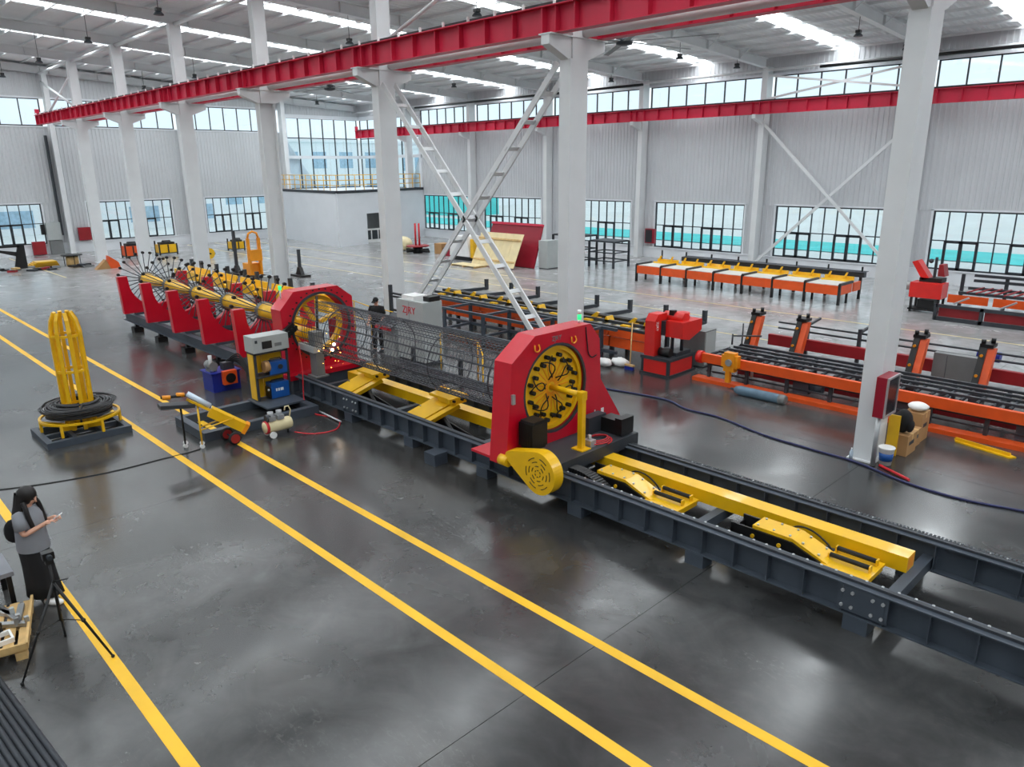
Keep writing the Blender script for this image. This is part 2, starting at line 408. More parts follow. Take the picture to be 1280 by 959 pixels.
for a, b in ewin: window(wn, 'end', a, b, .75, 3.5, 9, (2.15,), (1, 5)); wn += 1
for a, b in ((-1., 6.8), (7.2, 14.6), (15.2, 23.4), (24, 31.9)): window(wn, 'end', a, b, CZ0, CZ1+.2, 6 if b < 15 else 7, (), (), .06); wn += 1
# glazed corner above the gallery
window(wn, 'end', 32.7, 39.75, 4.0, 9.85, 6, (6.62, 8.2), (), .08); wn += 1
window(wn, 'back', XE+.15, x_l-.25, 4.0, 9.85, 7, (6.62, 8.2), (), .08); wn += 1
cb = MB(); wbox(cb, 'end', yl, YB, -.12, .1, 6.5, 6.75); wbox(cb, 'back', XE, x_l, -.12, .1, 6.5, 6.75); wbox(cb, 'end', yl, yl+.35, -.05, .15, 3.9, 9.95)
wbox(cb, 'back', x_l-.3, x_l, -.05, .15, 0, 9.95); wbox(cb, 'end', yl, YB, -.1, .1, 9.8, 10.1); wbox(cb, 'back', XE, x_l, -.1, .1, 9.8, 10.1); part(wall_end, 'corner_beam', cb, 'white_paint')
gp = MB(); gp.prism([(32.7, 4.0), (35.5, 4.0), (32.7, 8.1)], 'x', XE-.35, XE-.2); gp.prism([(x_l-.25, 4.0), (x_l-.25, 7.2), (-53.6, 4.0)], 'y', YB+.2, YB+.35); part(wall_end, 'gusset_panel', gp, 'white_paint')
wl = MB(); ribs(wl, 'near_end', YF, YB, 0, 12, per=.5, ztop=deck); struct('wall_right', wl, 'wall_sheet', False)
wf = MB(); ribs(wf, 'front', XE, XR, 0, deck(YF), per=.5); struct('wall_front', wf, 'wall_sheet', False)
# ---- roof deck, ribs running down the slope, open at the roof lights
dk = MB(); edges = [XE-.2]
for k in range(7, -3, -1):
    xk = cx(k)+4
    if XE < xk < XR-1: edges += [xk-.5, xk+.5]
edges.append(XR+.2)
for i in range(0, len(edges), 2):
    a0, a1 = edges[i], edges[i+1]; n = max(1, round((a1-a0)/.26)); st = (a1-a0)/n; P = []
    for j in range(n): b = a0+j*st; P += [(b, 0), (b+st*.5, 0), (b+st*.62, -.06), (b+st*.88, -.06)]
    P.append((a1, 0)); m = len(P)
    dk.add([(x, YF-.2, deck(YF-.2)+z) for x, z in P]+[(x, YB+.3, deck(YB+.3)+z) for x, z in P], [(j, j+1, m+j+1, m+j) for j in range(m-1)])
    dk.add([(a0, YF-.2, deck(YF-.2)+.1), (a1, YF-.2, deck(YF-.2)+.1), (a1, YB+.3, deck(YB+.3)+.1), (a0, YB+.3, deck(YB+.3)+.1)], [(0, 1, 2, 3)])
ceiling = struct('ceiling', dk, 'deck_sheet', False)
PY = [YF+.4+1.5*i for i in range(35) if YF+.4+1.5*i < YB-.2]
pme = MB().box(XE, XR, -.03, .03, -.11, 0).mesh('purlin', 'white_steel')
for y in PY: rep(ceiling, 'purlin', pme, (0, y, deck(y)-.065))
for k in range(-2, 8):
    xk = cx(k)+4
    if not XE < xk < XR-1: continue
    for i in range(len(PY)-1):
        y0, y1 = PY[i]+.02, PY[i+1]-.02
        if y1 < 2 and i > 0: continue
        if i == 0: y1 = 2.
        p = MB().add([(xk-.5, y0, deck(y0)+.02), (xk+.5, y0, deck(y0)+.02), (xk+.5, y1, deck(y1)+.02), (xk-.5, y1, deck(y1)+.02)], [(0, 1, 2, 3)])
        part(ceiling, 'roof_light_panel', p, 'rooflight')
# ---- columns
CD = {-1: 'the column past the hydrant column', 0: 'the hydrant cabinet column', 1: 'the column behind the yellow disc', 2: 'the column by the grey cabinet', 3: 'the column beside the stacker', 4: 'the column near the lone yellow unit', 5: 'the column between two box units', 6: 'the column by the cardboard scrap', 7: 'the end wall'}
def h_col(x, y0, y1, z0, z1, w=.36, tf=.03):
    mb = MB(); mb.box(x-w/2, x+w/2, y0, y0+tf, z0, z1); mb.box(x-w/2, x+w/2, y1-tf, y1, z0, z1); mb.box(x-.015, x+.015, y0, y1, z0, z1)
    return mb
col_lab = {-1: 'white steel column of the inner row past the one with the maroon cabinet', 0: 'white steel column with a maroon hydrant cabinet hanging on it',
           1: 'white steel column behind the big red frame with the yellow disc', 2: 'white steel column beside the light grey control cabinet',
           3: 'white steel column with dark web beside the orange pallet stacker', 4: 'white steel column behind the spoked discs, near the yellow box unit',
           5: 'white steel column between the orange and yellow box units', 6: 'white steel column next to the cardboard and orange scrap heap'}
for k in range(-1, 7):
    x = cx(k)-(.08 if k == 0 else 0); t = thing('steel_column', col_lab[k], 'column', (x, 14.74, 0), 'crane columns of the inner row')
    if k == 3: part(t, 'shaft', h_col(x, 14.42, 15.06, .02, 8.1), 'white_steel')
    else: part(t, 'shaft', MB().box(x-.18, x+.18, 14.42, 15.06, .02, 8.1), 'white_steel')
    part(t, 'upper_shaft', MB().box(x-.17, x+.17, 14.5, 15.0, 8.1, deck(14.74)-.7), 'white_steel')
    c = MB(); c.prism([(13.72, 8.57), (15.76, 8.57), (15.76, 8.36), (15.06, 8.08), (14.42, 8.08), (13.72, 8.36)], 'x', x-.13, x+.13); c.box(x-.2, x+.2, 13.7, 15.78, 8.57, 8.6)
    part(t, 'corbel', c, 'white_steel'); part(t, 'base_plate', MB().box(x-.26, x+.26, 14.34, 15.14, 0, .025), 'white_steel')
for k in range(-1, 7):
    x = cx(k); nm = ['second', 'third', 'fourth', 'fifth', 'sixth', 'seventh', 'eighth', 'ninth'][k+1]
    t = thing('wall_column', {2: 'white back wall column at the X brace, nearer the fire cabinet', 1: 'white back wall column at the X brace, nearer the red saw', 3: 'white back wall column beside the maroon fire cabinet', 4: 'white back wall column behind the dark open racks', 6: 'white back wall column at the edge of the glazed corner'}.get(k, 'white steel column standing against the back wall between tall windows'), 'column', (x, 39.5, 0), 'columns along the back wall')
    s = MB().box(x-.16, x+.16, 39.25, 39.84, 0, 10.6); part(t, 'shaft', s, 'white_steel')
    c = MB(); c.prism([(38.35, 8.2), (39.25, 8.2), (39.25, 7.7), (38.35, 8.0)], 'x', x-.1, x+.1); part(t, 'corbel', c, 'white_steel')
gl = {15.0: 'white end wall column with grey cable duct, beside the crane beam end', 23.75: 'white end wall column between two tall windows', 32.2: 'white end wall column at the edge of the glazed corner', 6.2: 'white end wall column far from the glazed corner'}
for y in gl:
    t = thing('gable_column', gl[y], 'column', (XE+.4, y, 0)); s = MB(); s.box(XE+.06, XE+.1, y-.16, y+.16, 0, deck(y)-.3); s.box(XE+.6, XE+.64, y-.16, y+.16, 0, deck(y)-.3); s.box(XE+.1, XE+.6, y-.14, y+.14, 0, deck(y)-.3)
    part(t, 'shaft', s, 'white_steel')
solo('cable_duct', MB().box(XE+.1, XE+.45, 14.5, 14.62, 1.3, 8.0), 'frame_dark', 'dark vertical cable duct on the end wall column', 'duct')
# ---- roof rafters
def rz(y): return deck(y)-.245
for k in range(-1, 8):
    x = cx(k) if k < 7 else XE+.35; t = thing('roof_rafter', ('white steel roof rafter along the end wall' if k == 7 else 'white steel roof rafter over '+CD[k]), 'rafter', (x, 39.3, deck(39.3)-.7), 'roof rafters over the hall')
    y0, y1 = YF+.2, 39.25
    def dep(y): return .46 if y > 17 else .46
    part(t, 'web', MB().prism([(y0, rz(y0)), (y1, rz(y1)), (y1, rz(y1)-.46), (y0, rz(y0)-.46)], 'x', x-.012, x+.012), 'white_steel')
    part(t, 'top_flange', MB().prism([(y0, rz(y0)), (y1, rz(y1)), (y1, rz(y1)-.02), (y0, rz(y0)-.02)], 'x', x-.13, x+.13), 'white_steel')
    part(t, 'bottom_flange', MB().prism([(y0, rz(y0)-.44), (y1, rz(y1)-.44), (y1, rz(y1)-.46), (y0, rz(y0)-.46)], 'x', x-.13, x+.13), 'white_steel')
    for y in PY[8::2]:
        if y > 39: continue
        part(t, 'stiffener', MB().prism([(y, rz(y)-.01), (y+.015, rz(y)-.01), (y+.015, rz(y)-.45), (y, rz(y)-.45)], 'x', x-.12, x+.12), 'white_steel')
        if 28 < y and k < 7:
            for s in (-1, 1): part(t, 'fly_brace', MB().bar((x, y, rz(y)-.42), (x+s*.75, y, deck(y)-.12), .035, .035), 'white_steel')
# ---- ties, struts and bracing
for k in range(0, 7):
    xa, xb = (XE+.6 if k == 6 else cx(k+1)+.2), cx(k)-.2
    solo('tie_tube', MB().cyl((xa, 14.74, 11.95), (xb, 14.74, 11.95), .085, 10), 'white_steel', 'white tie tube at the top of %s' % CD[k], 'tie', 'tie tubes of the inner column row')
for k in range(-1, 7):
    solo('eave_strut', MB().cyl((cx(k+1)+.1 if k < 6 else XE+.2, 39.3, 10.42), (cx(k)-.1, 39.3, 10.42), .07, 10), 'white_steel', 'white eave strut above the back wall clerestory', 'strut', 'eave struts along the back wall')
for a, b in ((-51, -28.6), (-17.8, 4)): solo('drain_pipe', MB().cyl((a, 38.95, 10.3), (b, 38.95, 10.3), .075, 10), 'black', 'long black drain pipe under the eaves, %s' % ('ending near the ceiling fan bay' if a < -30 else 'above the X-braced bay'), 'pipe')
def laced(p, q, label):
    t = thing('laced_brace', label, 'brace', (min(p[0], q[0]), 14.74, 0)); P = Vector(p); Q = Vector(q); d = (Q-P); n = int(d.length/.85)
    for y in (14.5, 14.98): part(t, 'chord', MB().bar((p[0], y, p[1+1]), (q[0], y, q[2]), .05, .16, (0, 1, 0) if False else (0, 0, 1)), 'white_steel')
    for i in range(1, n):
        c = P+d*(i/n); part(t, 'batten', MB().bar((c.x, 14.46, c.z), (c.x, 15.02, c.z), .13, .02, d.normalized().cross(Vector((0, 1, 0)))), 'white_steel')
laced((-20.6, 14.74, 8.15), (-13.2, 14.74, .25), 'white ladder-like brace falling from the column by the grey cabinet')
laced((-13.2, 14.98, 8.05), (-20.6, 14.98, .2), 'white ladder-like brace falling towards the column by the grey cabinet')
for i, (p, q) in enumerate((((-20.62, 9.4), (-13.18, 11.7)), ((-13.18, 9.4), (-20.62, 11.7)))):
    solo('upper_brace', MB().cyl((p[0], 14.74+.12*i, p[1]), (q[0], 14.74+.12*i, q[1]), .06, 8), 'white_steel', 'white tube brace above the red crane beam in the laced bay', 'brace', 'upper X brace of the laced bay')
for i, (p, q) in enumerate((((-60.1, 11.4), (-53.1, 9.35)), ((-60.1, 9.35), (-53.1, 11.5)))):
    solo('upper_brace', MB().cyl((p[0], 14.74+.12*i, p[1]), (q[0], 14.74+.12*i, q[1]), .07, 8), 'white_steel', 'white tube brace above the crane beam next to the end wall', 'brace', 'upper X brace of the end bay')
for i, (p, q) in enumerate((((-20.75, 7.7), (-13.05, .3)), ((-13.05, 7.7), (-20.75, .3)))):
    solo('wall_brace', MB().bar((p[0], 39.35+.1*i, p[1]), (q[0], 39.35+.1*i, q[1]), .09, .14), 'white_steel', 'white diagonal brace in front of the back wall windows', 'brace', 'wall X brace')
for i, (p, q) in enumerate((((-20.75, 10.15), (-13.05, 9.0)), ((-13.05, 10.15), (-20.75, 9.0)))):
    solo('clerestory_brace', MB().bar((p[0], 39.3+.12*i, p[1]), (q[0], 39.3+.12*i, q[1]), .07, .1), 'white_steel', 'white flat brace crossing the back wall clerestory', 'brace', 'clerestory X brace')
# ---- crane runway beams
def crane(y, z0, z1, x0, x1, label, clips):
    t = thing('crane_beam', label, 'beam', (x0, y, z0))
    part(t, 'web', MB().box(x0, x1, y-.008, y+.008, z0, z1), 'crane_red'); part(t, 'bottom_flange', MB().box(x0, x1, y-.15, y+.15, z0, z0+.02), 'crane_red')
    part(t, 'top_flange', MB().box(x0, x1, y-.2, y+.2, z1-.025, z1), 'crane_red'); part(t, 'crane_rail', MB().box(x0, x1, y-.05, y+.05, z1, z1+.09), 'rail_dark')
    sm = MB(); 
    for s in (-1, 1): sm.box(-.012, .012, s*.01 if s > 0 else -.16, .16 if s > 0 else -.01, .02, z1-z0-.03)
    sme = sm.mesh('stiffener', 'crane_red'); cme = MB().box(-.02, .02, -.12, -.06, 0, .12).mesh('rail_clip', 'white')
    x = x0+.1
    while x < x1:
        rep(t, 'stiffener', sme, (x, y, z0))
        if clips: rep(t, 'rail_clip', cme, (x+.4, y-.08, z1))
        x += 1.0
    for k in range(-1, 8):
        for dx in (-.22, .22):
            if x0 < cx(k)+dx < x1: rep(t, 'stiffener', sme, (cx(k)+dx, y, z0))
    part(t, 'end_stop', MB().box(x0, x0+.15, y-.12, y+.12, z1, z1+.38), 'crane_red'); return t
crane(13.98, 8.6, 9.2, -59.2, 6, 'long red crane beam with dark rail on the inner columns, facing the yellow lines', True)
crane(15.5, 8.6, 9.2, -59.2, 6, 'red crane beam on the rear side of the inner columns, half hidden', False)
crane(38.6, 8.2, 8.82, -59.2, 6, 'red crane beam running along the back wall', False)
for k in range(-1, 7):
    xa = cx(k+1)+.18 if k < 6 else XE+1.5
    solo('walkway_tube', MB().cyl((xa, 14.95, 8.72), (cx(k)-(.26 if k == 0 else .18), 14.95, 8.72), .13, 10), 'white_steel', 'light grey tube between twin red beams, ending at '+CD[k], 'tube', 'tubes between the twin crane beams')
for x, y, z in [(cx(k), 11.1, 10.95) for k in range(1, 7)]+[(cx(k), 18.8, 10.75) for k in range(1, 7)]+[(cx(k), 31.2, 10.43) for k in range(0, 7)]+[(cx(k), 36.3, 10.42) for k in range(1, 4)]:
    t = thing('high_bay_lamp', 'small black high bay lamp hanging from a roof rafter', 'lamp', (x, y, z-.15), 'high bay lamps')
    part(t, 'rod', MB().cyl((x, y, z+.1), (x, y, deck(y)-.7), .012, 6), 'black'); part(t, 'driver_box', MB().box(x-.09, x+.09, y-.09, y+.09, z, z+.1), 'black')
    part(t, 'shade', MB().lathe([(.05, .02), (.09, 0), (.17, -.10), (.17, -.13), (.05, -.12)], (x, y, z), 'z', 16), 'frame_dark')
def fan(x, y, z, ph, label):
    t = thing('ceiling_fan', label, 'fan', (x, y, z)); part(t, 'rod', MB().cyl((x, y, z+.2), (x, y, deck(y)-.05), .05, 8), 'frame_dark')
    part(t, 'motor', MB().lathe([(.1, -.15), (.3, -.1), (.32, .1), (.15, .22), (.06, .25)], (x, y, z), 'z', 20), 'frame_dark')
    for i in range(6):
        a = ph+i*PI/3; d = Vector((math.cos(a), math.sin(a), 0)); part(t, 'blade', MB().bar(Vector((x, y, z))+d*.28, Vector((x, y, z))+d*3.4, .2, .03, (0.12*d.y, -0.12*d.x, 1)), 'mid_grey')
fan(-18.3, 23.7, 10.0, .35, 'big six-blade ceiling fan near the X-braced wall bay'); fan(-39.2, 24.0, 10.0, .1, 'big six-blade ceiling fan near the glazed corner')
# ---- white room with gallery in the glazed corner
A, B, D = (XE+.05, 31.2), (-49.0, 29.9), (x_l, YB-.05)
rm = MB()
def wallseg(mb, p, q, z0, z1, th=.12):
    p = Vector((*p, 0)); q = Vector((*q, 0)); mb.bar(p+Vector((0, 0, (z0+z1)/2)), q+Vector((0, 0, (z0+z1)/2)), th, z1-z0)
wallseg(rm, A, B, 0, 3.92)
Bv = Vector((*B, 0)); Dv = Vector((*D, 0)); dd = Dv-Bv
def al(t): v = Bv+dd*t; return (v.x, v.y)
wallseg(rm, al(0), al(.30), 0, 3.92); wallseg(rm, al(.55), al(1), 0, 3.92); wallseg(rm, al(.30), al(.55), 2.3, 3.92)
room = struct('wall_corner_room', rm, 'white_paint')
sl = MB().prism([A, B, D, (XE+.05, YB-.05)], 'z', 3.92, 4.0); part(room, 'gallery_slab', sl, 'white_paint')
ed = MB(); wallseg(ed, A, B, 3.88, 4.08, .2); wallseg(ed, B, D, 3.88, 4.08, .2); part(room, 'slab_edge', ed, 'slate')
dw = MB(); wallseg(dw, (al(.30)[0]-1.4, al(.30)[1]+.3), (al(.62)[0]-1.4, al(.62)[1]+.3), 0, 2.5, .06); part(room, 'inner_partition', dw, 'mid_grey')
t = thing('gallery_railing', 'yellow steel railing along the gallery edge in the glazed corner', 'railing', (-50, 31, 4.08))
def rail_run(t, p, q, z, h, mat, n, rad=.025, mids=2):
    P = Vector((*p, 0)); Q = Vector((*q, 0))
    for i in range(n+1): c = P+(Q-P)*(i/n); part(t, 'post', MB().cyl((c.x, c.y, z), (c.x, c.y, z+h), rad, 6), mat)
    for j in range(mids+1): zz = z+h*(j+1)/(mids+1); part(t, 'rail', MB().cyl((p[0], p[1], zz), (q[0], q[1], zz), rad*.9, 6), mat)
rail_run(t, (XE+.6, 31.35), (-49.2, 30.1), 4.08, 1.1, 'yellow', 10, .03, 2); rail_run(t, (-49.2, 30.1), (x_l, YB-.3), 4.08, 1.1, 'yellow', 10, .03, 2)
t = thing('door_shelf_unit', 'white unit with dark panes standing in the corner room doorway', 'cabinet', (al(.42)[0]-.6, al(.42)[1], 0)); a = al(.42)
part(t, 'body', MB().box(a[0]-1.0, a[0]-.4, a[1]-1.0, a[1]+1.0, 0, 1.05), 'white')
for i in range(3): part(t, 'dark_pane', MB().box(a[0]-.4, a[0]-.37, a[1]-.9+.62*i, a[1]-.4+.62*i, .25, .95), 'frame_dark')
# ---- outside
gd = MB().box(-260, 160, -160, 260, -.4, -.05); o = solo('outside_yard', gd, 'outside_ground', 'pale open yard around the hall', 'ground'); o['kind'] = 'structure'
nb = MB(); nx, ny = 120, 6; vs = []; fs = []
for i in range(nx+1):
    for j in range(ny+1):
        x = -100+i*1.2; y = 50.2+j*1.05; vs.append((x, y, (.0 if j in (0, ny) else .04+.06*random.random())))
for i in range(nx):
    for j in range(ny): q = i*(ny+1)+j; fs.append((q, q+ny+1, q+ny+2, q+1))
nb.add(vs, fs); solo('dust_net', nb, 'teal_net', 'turquoise dust net spread over soil outside the back windows', 'net')
def building(x0, x1, y0, y1, h, face, label, floors, ncol, zb=1.0):
    t = thing('building', label, 'building', ((x0+x1)/2, (y0+y1)/2, -.05)); part(t, 'wall', MB().box(x0, x1, y0, y1, -.05, h), 'building_white')
    part(t, 'roof', MB().box(x0-.3, x1+.3, y0-.3, y1+.3, h, h+.4), 'building_white')
    fh = h/floors
    for f in range(floors):
        for c in range(ncol):
            z0 = f*fh+zb; z1 = z0+fh*.5
            if face == 'x': s = (y1-y0)/ncol; a = y0+(c+.25)*s; part(t, 'window', MB().box(x1-.05, x1+.06, a, a+s*.5, z0, z1), 'building_glass')
            else: s = (x1-x0)/ncol; a = x0+(c+.25)*s; part(t, 'window', MB().box(a, a+s*.5, y0-.06, y0+.05, z0, z1), 'building_glass')
    return t
building(-118, -104, 40, 96, 9.5, 'x', 'white two-storey building seen through the glazed corner', 2, 12)
building(-92, -82, 2, 36, 6.2, 'x', 'white building with bluish panes behind the end wall windows', 2, 6, .6)
building(-102, -86, 72, 86, 8.5, 'y', 'pale building behind the back side of the glazed corner', 2, 5)
solo('scaffold_net', MB().box(-86, -70, 60, 66, -.05, 3.0), 'teal_net', 'turquoise netted block outside the glazed corner', 'net')
# ================================================================= CAGE WELDING MACHINE
AY, AZ = 9.5, 1.75                    # machine axis
bed = thing('machine_bed', 'long dark grey rail bed with yellow centre beam carrying the red carriage', 'rail bed', (-6, 9.6, 0))
sti = MB().box(-.008, .008, .006, .115, .22, .60).mesh('stiffener', 'steel_grey'); foot = MB().box(-.15, .15, -.13, .13, 0, .2).mesh('foot_block', 'steel_grey')
bolt = MB().cyl((0, 0, 0), (0, 0, .025), .018, 6).mesh('bolt', 'silver'); bolty = MB().cyl((0, 0, 0), (0, -.03, 0), .022, 6).mesh('bolt', 'silver')
BX0, BX1 = -16.7, 5.
for y in (8.74, 10.57):
    r = part(bed, 'rail', H(MB(), 'x', BX0, BX1, y, .2, .62, .24), 'steel_grey')
    part(r, 'rail_strip', MB().box(BX0, BX1, y-.03, y+.03, .62, .655), 'slate')
    x = BX0+.2
    while x < BX1:
        rep(r, 'stiffener', sti, (x, y, 0)); rep(r, 'stiffener', sti, (x, y, 0), (0, 0, PI)); x += .5
    x = -8.3 if y < 9 else -7.6
    while x < 1.2:
        rep(r, 'bolt', bolt, (x, y+(.075 if y < 9 else .09), .62)); x += .19
    x = -2.8
    for i in range(-3, 7): rep(bed, 'foot_block', foot, (-2.8-2.3*i, y, 0))
tee = MB()
for i in range(260): tee.box(-9+i*.05, -9+i*.05+.028, 10.62, 10.69, .62, .65)
part(bed, 'toothed_rack', tee, 'slate')['kind'] = 'stuff'
for x in (-2.75, -14.2):
    p = part(bed, 'splice_plate', MB().box(x-.3, x+.3, 8.63, 8.66, .25, .59), 'steel_grey')
    for dx in (-.24, -.12, .12, .24):
        for z in (.32, .52): rep(p, 'bolt', bolty, (x+dx, 8.63, z))
part(bed, 'outrigger_block', MB().box(-11.05, -10.72, 8.3, 8.62, 0, .24), 'steel_grey')
for x in (-2.6, -5.4, -8.3, -10.3, -13.25, -16.2): part(bed, 'cross_beam', MB().box(x-.07, x+.07, 8.74, 10.57, .22, .38), 'steel_grey')
cb = part(bed, 'centre_beam', MB().box(-16.2, -2.65, 9.84, 10.12, .38, .6), 'yellow'); part(cb, 'beam_end', MB().box(-2.655, -2.648, 9.87, 10.09, .41, .57), 'amber')
# ---- roller lifts lying in the bed
def lift_low(x, label):
    t = thing('roller_lift', label, 'lift', (x, 9.4, .0)); X = lambda d: x+d
    b = MB()
    for y in (9.2, 9.56): b.prism([(X(0), .05), (X(0), .58), (X(.9), .58), (X(1.45), .40), (X(1.45), .05)], 'y', y, y+.03)
    b.box(X(0), X(.03), 9.2, 9.59, .05, .5); b.box(X(0), X(1.5), 9.22, 9.57, .03, .12); part(t, 'base_frame', b, 'black')
    part(t, 'arm', MB().prism([(X(.32), .58), (X(.32), .63), (X(.92), .63), (X(1.42), .44), (X(1.42), .39), (X(.92), .58)], 'y', 9.23, 9.58), 'yellow')
    p = part(t, 'platform', MB().box(X(1.34), X(1.97), 9.02, 9.80, .40, .435).box(X(1.36), X(1.95), 9.05, 9.1, .33, .4).box(X(1.9), X(1.95), 9.05, 9.78, .33, .4), 'yellow')
    for y in (9.42, 9.66):
        r = part(p, 'roller', MB().cyl((X(1.38), y, .50), (X(1.9), y, .50), .035, 10), 'rubber')
        part(p, 'roller_bracket', MB().box(X(1.36), X(1.38), y-.04, y+.04, .43, .53).box(X(1.9), X(1.92), y-.04, y+.04, .43, .53), 'yellow')
    part(t, 'cylinder', MB().cyl((X(1.0), 9.68, .3), (X(1.4), 9.68, .38), .05, 10), 'steel_grey')
    part(t, 'hose', MB().hose([(X(.6), 9.62, .5), (X(.8), 9.66, .62), (X(1.0), 9.7, .6), (X(1.2), 9.7, .5), (X(1.3), 9.68, .42)], .014, 6), 'rubber')
    for d in (.38, .62, .86, 1.05, 1.28):
        for y in (9.28, 9.53): rep(t, 'bolt', bolt, (X(d), y, .625 if d < .92 else .63-(d-.92)*.38))
    for d in (.35, .75): part(t, 'pivot_pin', MB().cyl((X(d), 9.175, .48), (X(d), 9.2, .48), .03, 10), 'yellow')
lift_low(-7.75, 'lowered yellow roller lift next to the grey carriage deck'); lift_low(-4.87, 'lowered yellow roller lift at the end of the yellow centre beam')
def slab(a, b, c, d, th):
    q = [Vector(v) for v in (a, b, c, d)]; n_ = (q[1]-q[0]).cross(q[3]-q[0]).normalized()*th
    return MB().add(q+[v-n_ for v in q], [(0, 1, 2, 3), (7, 6, 5, 4), (0, 4, 5, 1), (1, 5, 6, 2), (2, 6, 7, 3), (3, 7, 4, 0)])
def lift_up(x, label):
    t = thing('roller_lift', label, 'lift', (x, 9.4, 0)); X = lambda d: x+d
    b = MB()
    for y in (9.02, 9.46): b.prism([(X(0), .05), (X(0), .5), (X(.45), .5), (X(1.75), .28), (X(1.85), .05)], 'y', y, y+.03)
    b.box(X(0), X(1.8), 9.05, 9.46, .03, .12); b.box(X(0), X(.03), 9.05, 9.46, .12, .48); b.box(X(.9), X(1.5), 9.1, 9.4, .12, .24); part(t, 'base_frame', b, 'black')
    part(t, 'arm', slab((X(.16), 8.98, .56), (X(.76), 8.98, .56), (X(1.1), 9.52, .88), (X(.5), 9.52, .88), .05), 'yellow'); part(t, 'arm_side', slab((X(.80), 8.98, .55), (X(.92), 8.98, .53), (X(1.26), 9.52, .85), (X(1.14), 9.52, .87), .10), 'yellow')
    p = part(t, 'platform', slab((X(.48), 9.34, .98), (X(1.2), 9.34, .98), (X(1.2), 9.8, 1.03), (X(.48), 9.8, 1.03), .05), 'yellow'); part(p, 'platform_lip', MB().box(X(.5), X(.53), 9.5, 9.8, 1.02, 1.08), 'yellow'); part(p, 'platform_edge', MB().box(X(1.14), X(1.22), 9.3, 9.82, .9, .99), 'yellow'); part(t, 'head_block', MB().box(X(.7), X(1.2), 9.4, 9.78, .84, .96), 'yellow')
    for y in (9.4, 9.62): part(p, 'roller_pin', MB().cyl((X(1.22), y, .94), (X(1.27), y, .94), .03, 8), 'black')
    part(t, 'cylinder', MB().cyl((X(1.5), 9.25, .2), (X(.9), 9.3, .66), .045, 10), 'black')
    part(t, 'hose', MB().hose([(X(1.6), 9.45, .2), (X(1.9), 9.6, .25), (X(2.15), 9.6, .1), (X(1.8), 9.62, .06), (X(1.5), 9.5, .08)], .014, 6), 'rubber')
    for d in (.35, .85): rep(t, 'bolt', bolt, (X(d), 9.2 if d < .5 else 9.45, .685 if d < .5 else .835))
lift_up(-15.45, 'raised yellow roller lift under the wire cage beside the red ring frame'); lift_up(-12.65, 'raised yellow roller lift halfway under the wire cage')
# ---- moving carriage with yellow disc
t = thing('disc_carriage', 'red carriage frame with a yellow hose-covered disc on the rail bed', 'machine', (-8.6, 9.5, .62))
part(t, 'deck', MB().box(-8.95, -7.78, 8.42, 10.86, .7, .80).box(-7.86, -7.78, 8.42, 10.86, .58, .7).box(-8.9, -7.8, 8.42, 8.5, .655, .7).box(-8.9, -7.8, 10.5, 10.64, .655, .7), 'slate')
poly = [(8.2, .66), (8.36, 2.45), (8.92, 2.84), (10.38, 2.84), (10.66, 2.52), (10.72, 1.72), (11.36, .84), (11.36, .66)]
DC = (9.46, 1.80)
fr = part(t, 'red_frame', MB().holed(poly[::-1], DC, .80, 'x', -9.02, -8.6), 'machine_red')
part(fr, 'inner_ring', MB().holed([(DC[0]+.83*math.cos(a*PI/16), DC[1]+.83*math.sin(a*PI/16)) for a in range(32)], DC, .785, 'x', -8.64, -8.595), 'slate')
part(fr, 'foot_plate', MB().box(-9.6, -8.55, 8.28, 8.78, .656, .70), 'machine_red')
for y in (8.95, 9.9): part(fr, 'lifting_eye', MB().hose([(-8.59, y-.05, 2.68), (-8.57, y-.06, 2.6), (-8.57, y, 2.56), (-8.57, y+.06, 2.6), (-8.59, y+.05, 2.68)], .014, 6), 'amber')
dsc = part(t, 'disc', MB().cyl((-8.92, *DC), (-8.72, *DC), .76, 48), 'yellow')
part(dsc, 'disc_rim', MB().holed([(DC[0]+.77*math.cos(a*PI/24), DC[1]+.77*math.sin(a*PI/24)) for a in range(48)], DC, .70, 'x', -8.73, -8.66), 'yellow')
cl = MB().cyl((0, 0, 0), (.09, 0, 0), .04, 8).mesh('clamp', 'black')
for i in range(24):
    a = 2*PI*i/24; r_ = .60 if i % 2 else .52; rep(dsc, 'clamp', cl, (-8.72, DC[0]+r_*math.cos(a), DC[1]+r_*math.sin(a)))
    if i % 2 == 0:
        pts = []
        for j in range(8):
            f = j/7; rr = .18+(.4*f); aa = a+.45*math.sin(PI*f)*(1 if i % 4 else -1); pts.append((-8.70+.10*math.sin(PI*f), DC[0]+rr*math.cos(aa), DC[1]+rr*math.sin(aa)))
        part(dsc, 'air_hose', MB().tube(pts, .012, 5), 'rubber')
    part(dsc, 'slot_rib', MB().bar((-8.718, DC[0]+.1*math.cos(a), DC[1]+.1*math.sin(a)), (-8.718, DC[0]+.46*math.cos(a), DC[1]+.46*math.sin(a)), .012, .02), 'amber')
part(t, 'support_arm', MB().cyl((-8.72, *DC), (-7.98, *DC), .055, 12).box(-8.05, -7.93, DC[0]-.07, DC[0]+.07, DC[1]-.09, DC[1]+.06), 'yellow')
part(t, 'support_post', MB().box(-8.04, -7.94, DC[0]-.05, DC[0]+.05, .8, DC[1]-.05).box(-8.12, -7.86, DC[0]-.12, DC[0]+.12, .8, .82), 'yellow')
m = part(t, 'drive_motor', MB().box(-8.5, -8.2, 8.46, 8.76, .98, 1.48), 'black')
fins = MB()
for i in range(9): fins.box(-8.52+.04*i, -8.505+.04*i, 8.43, 8.79, 1.02, 1.44)
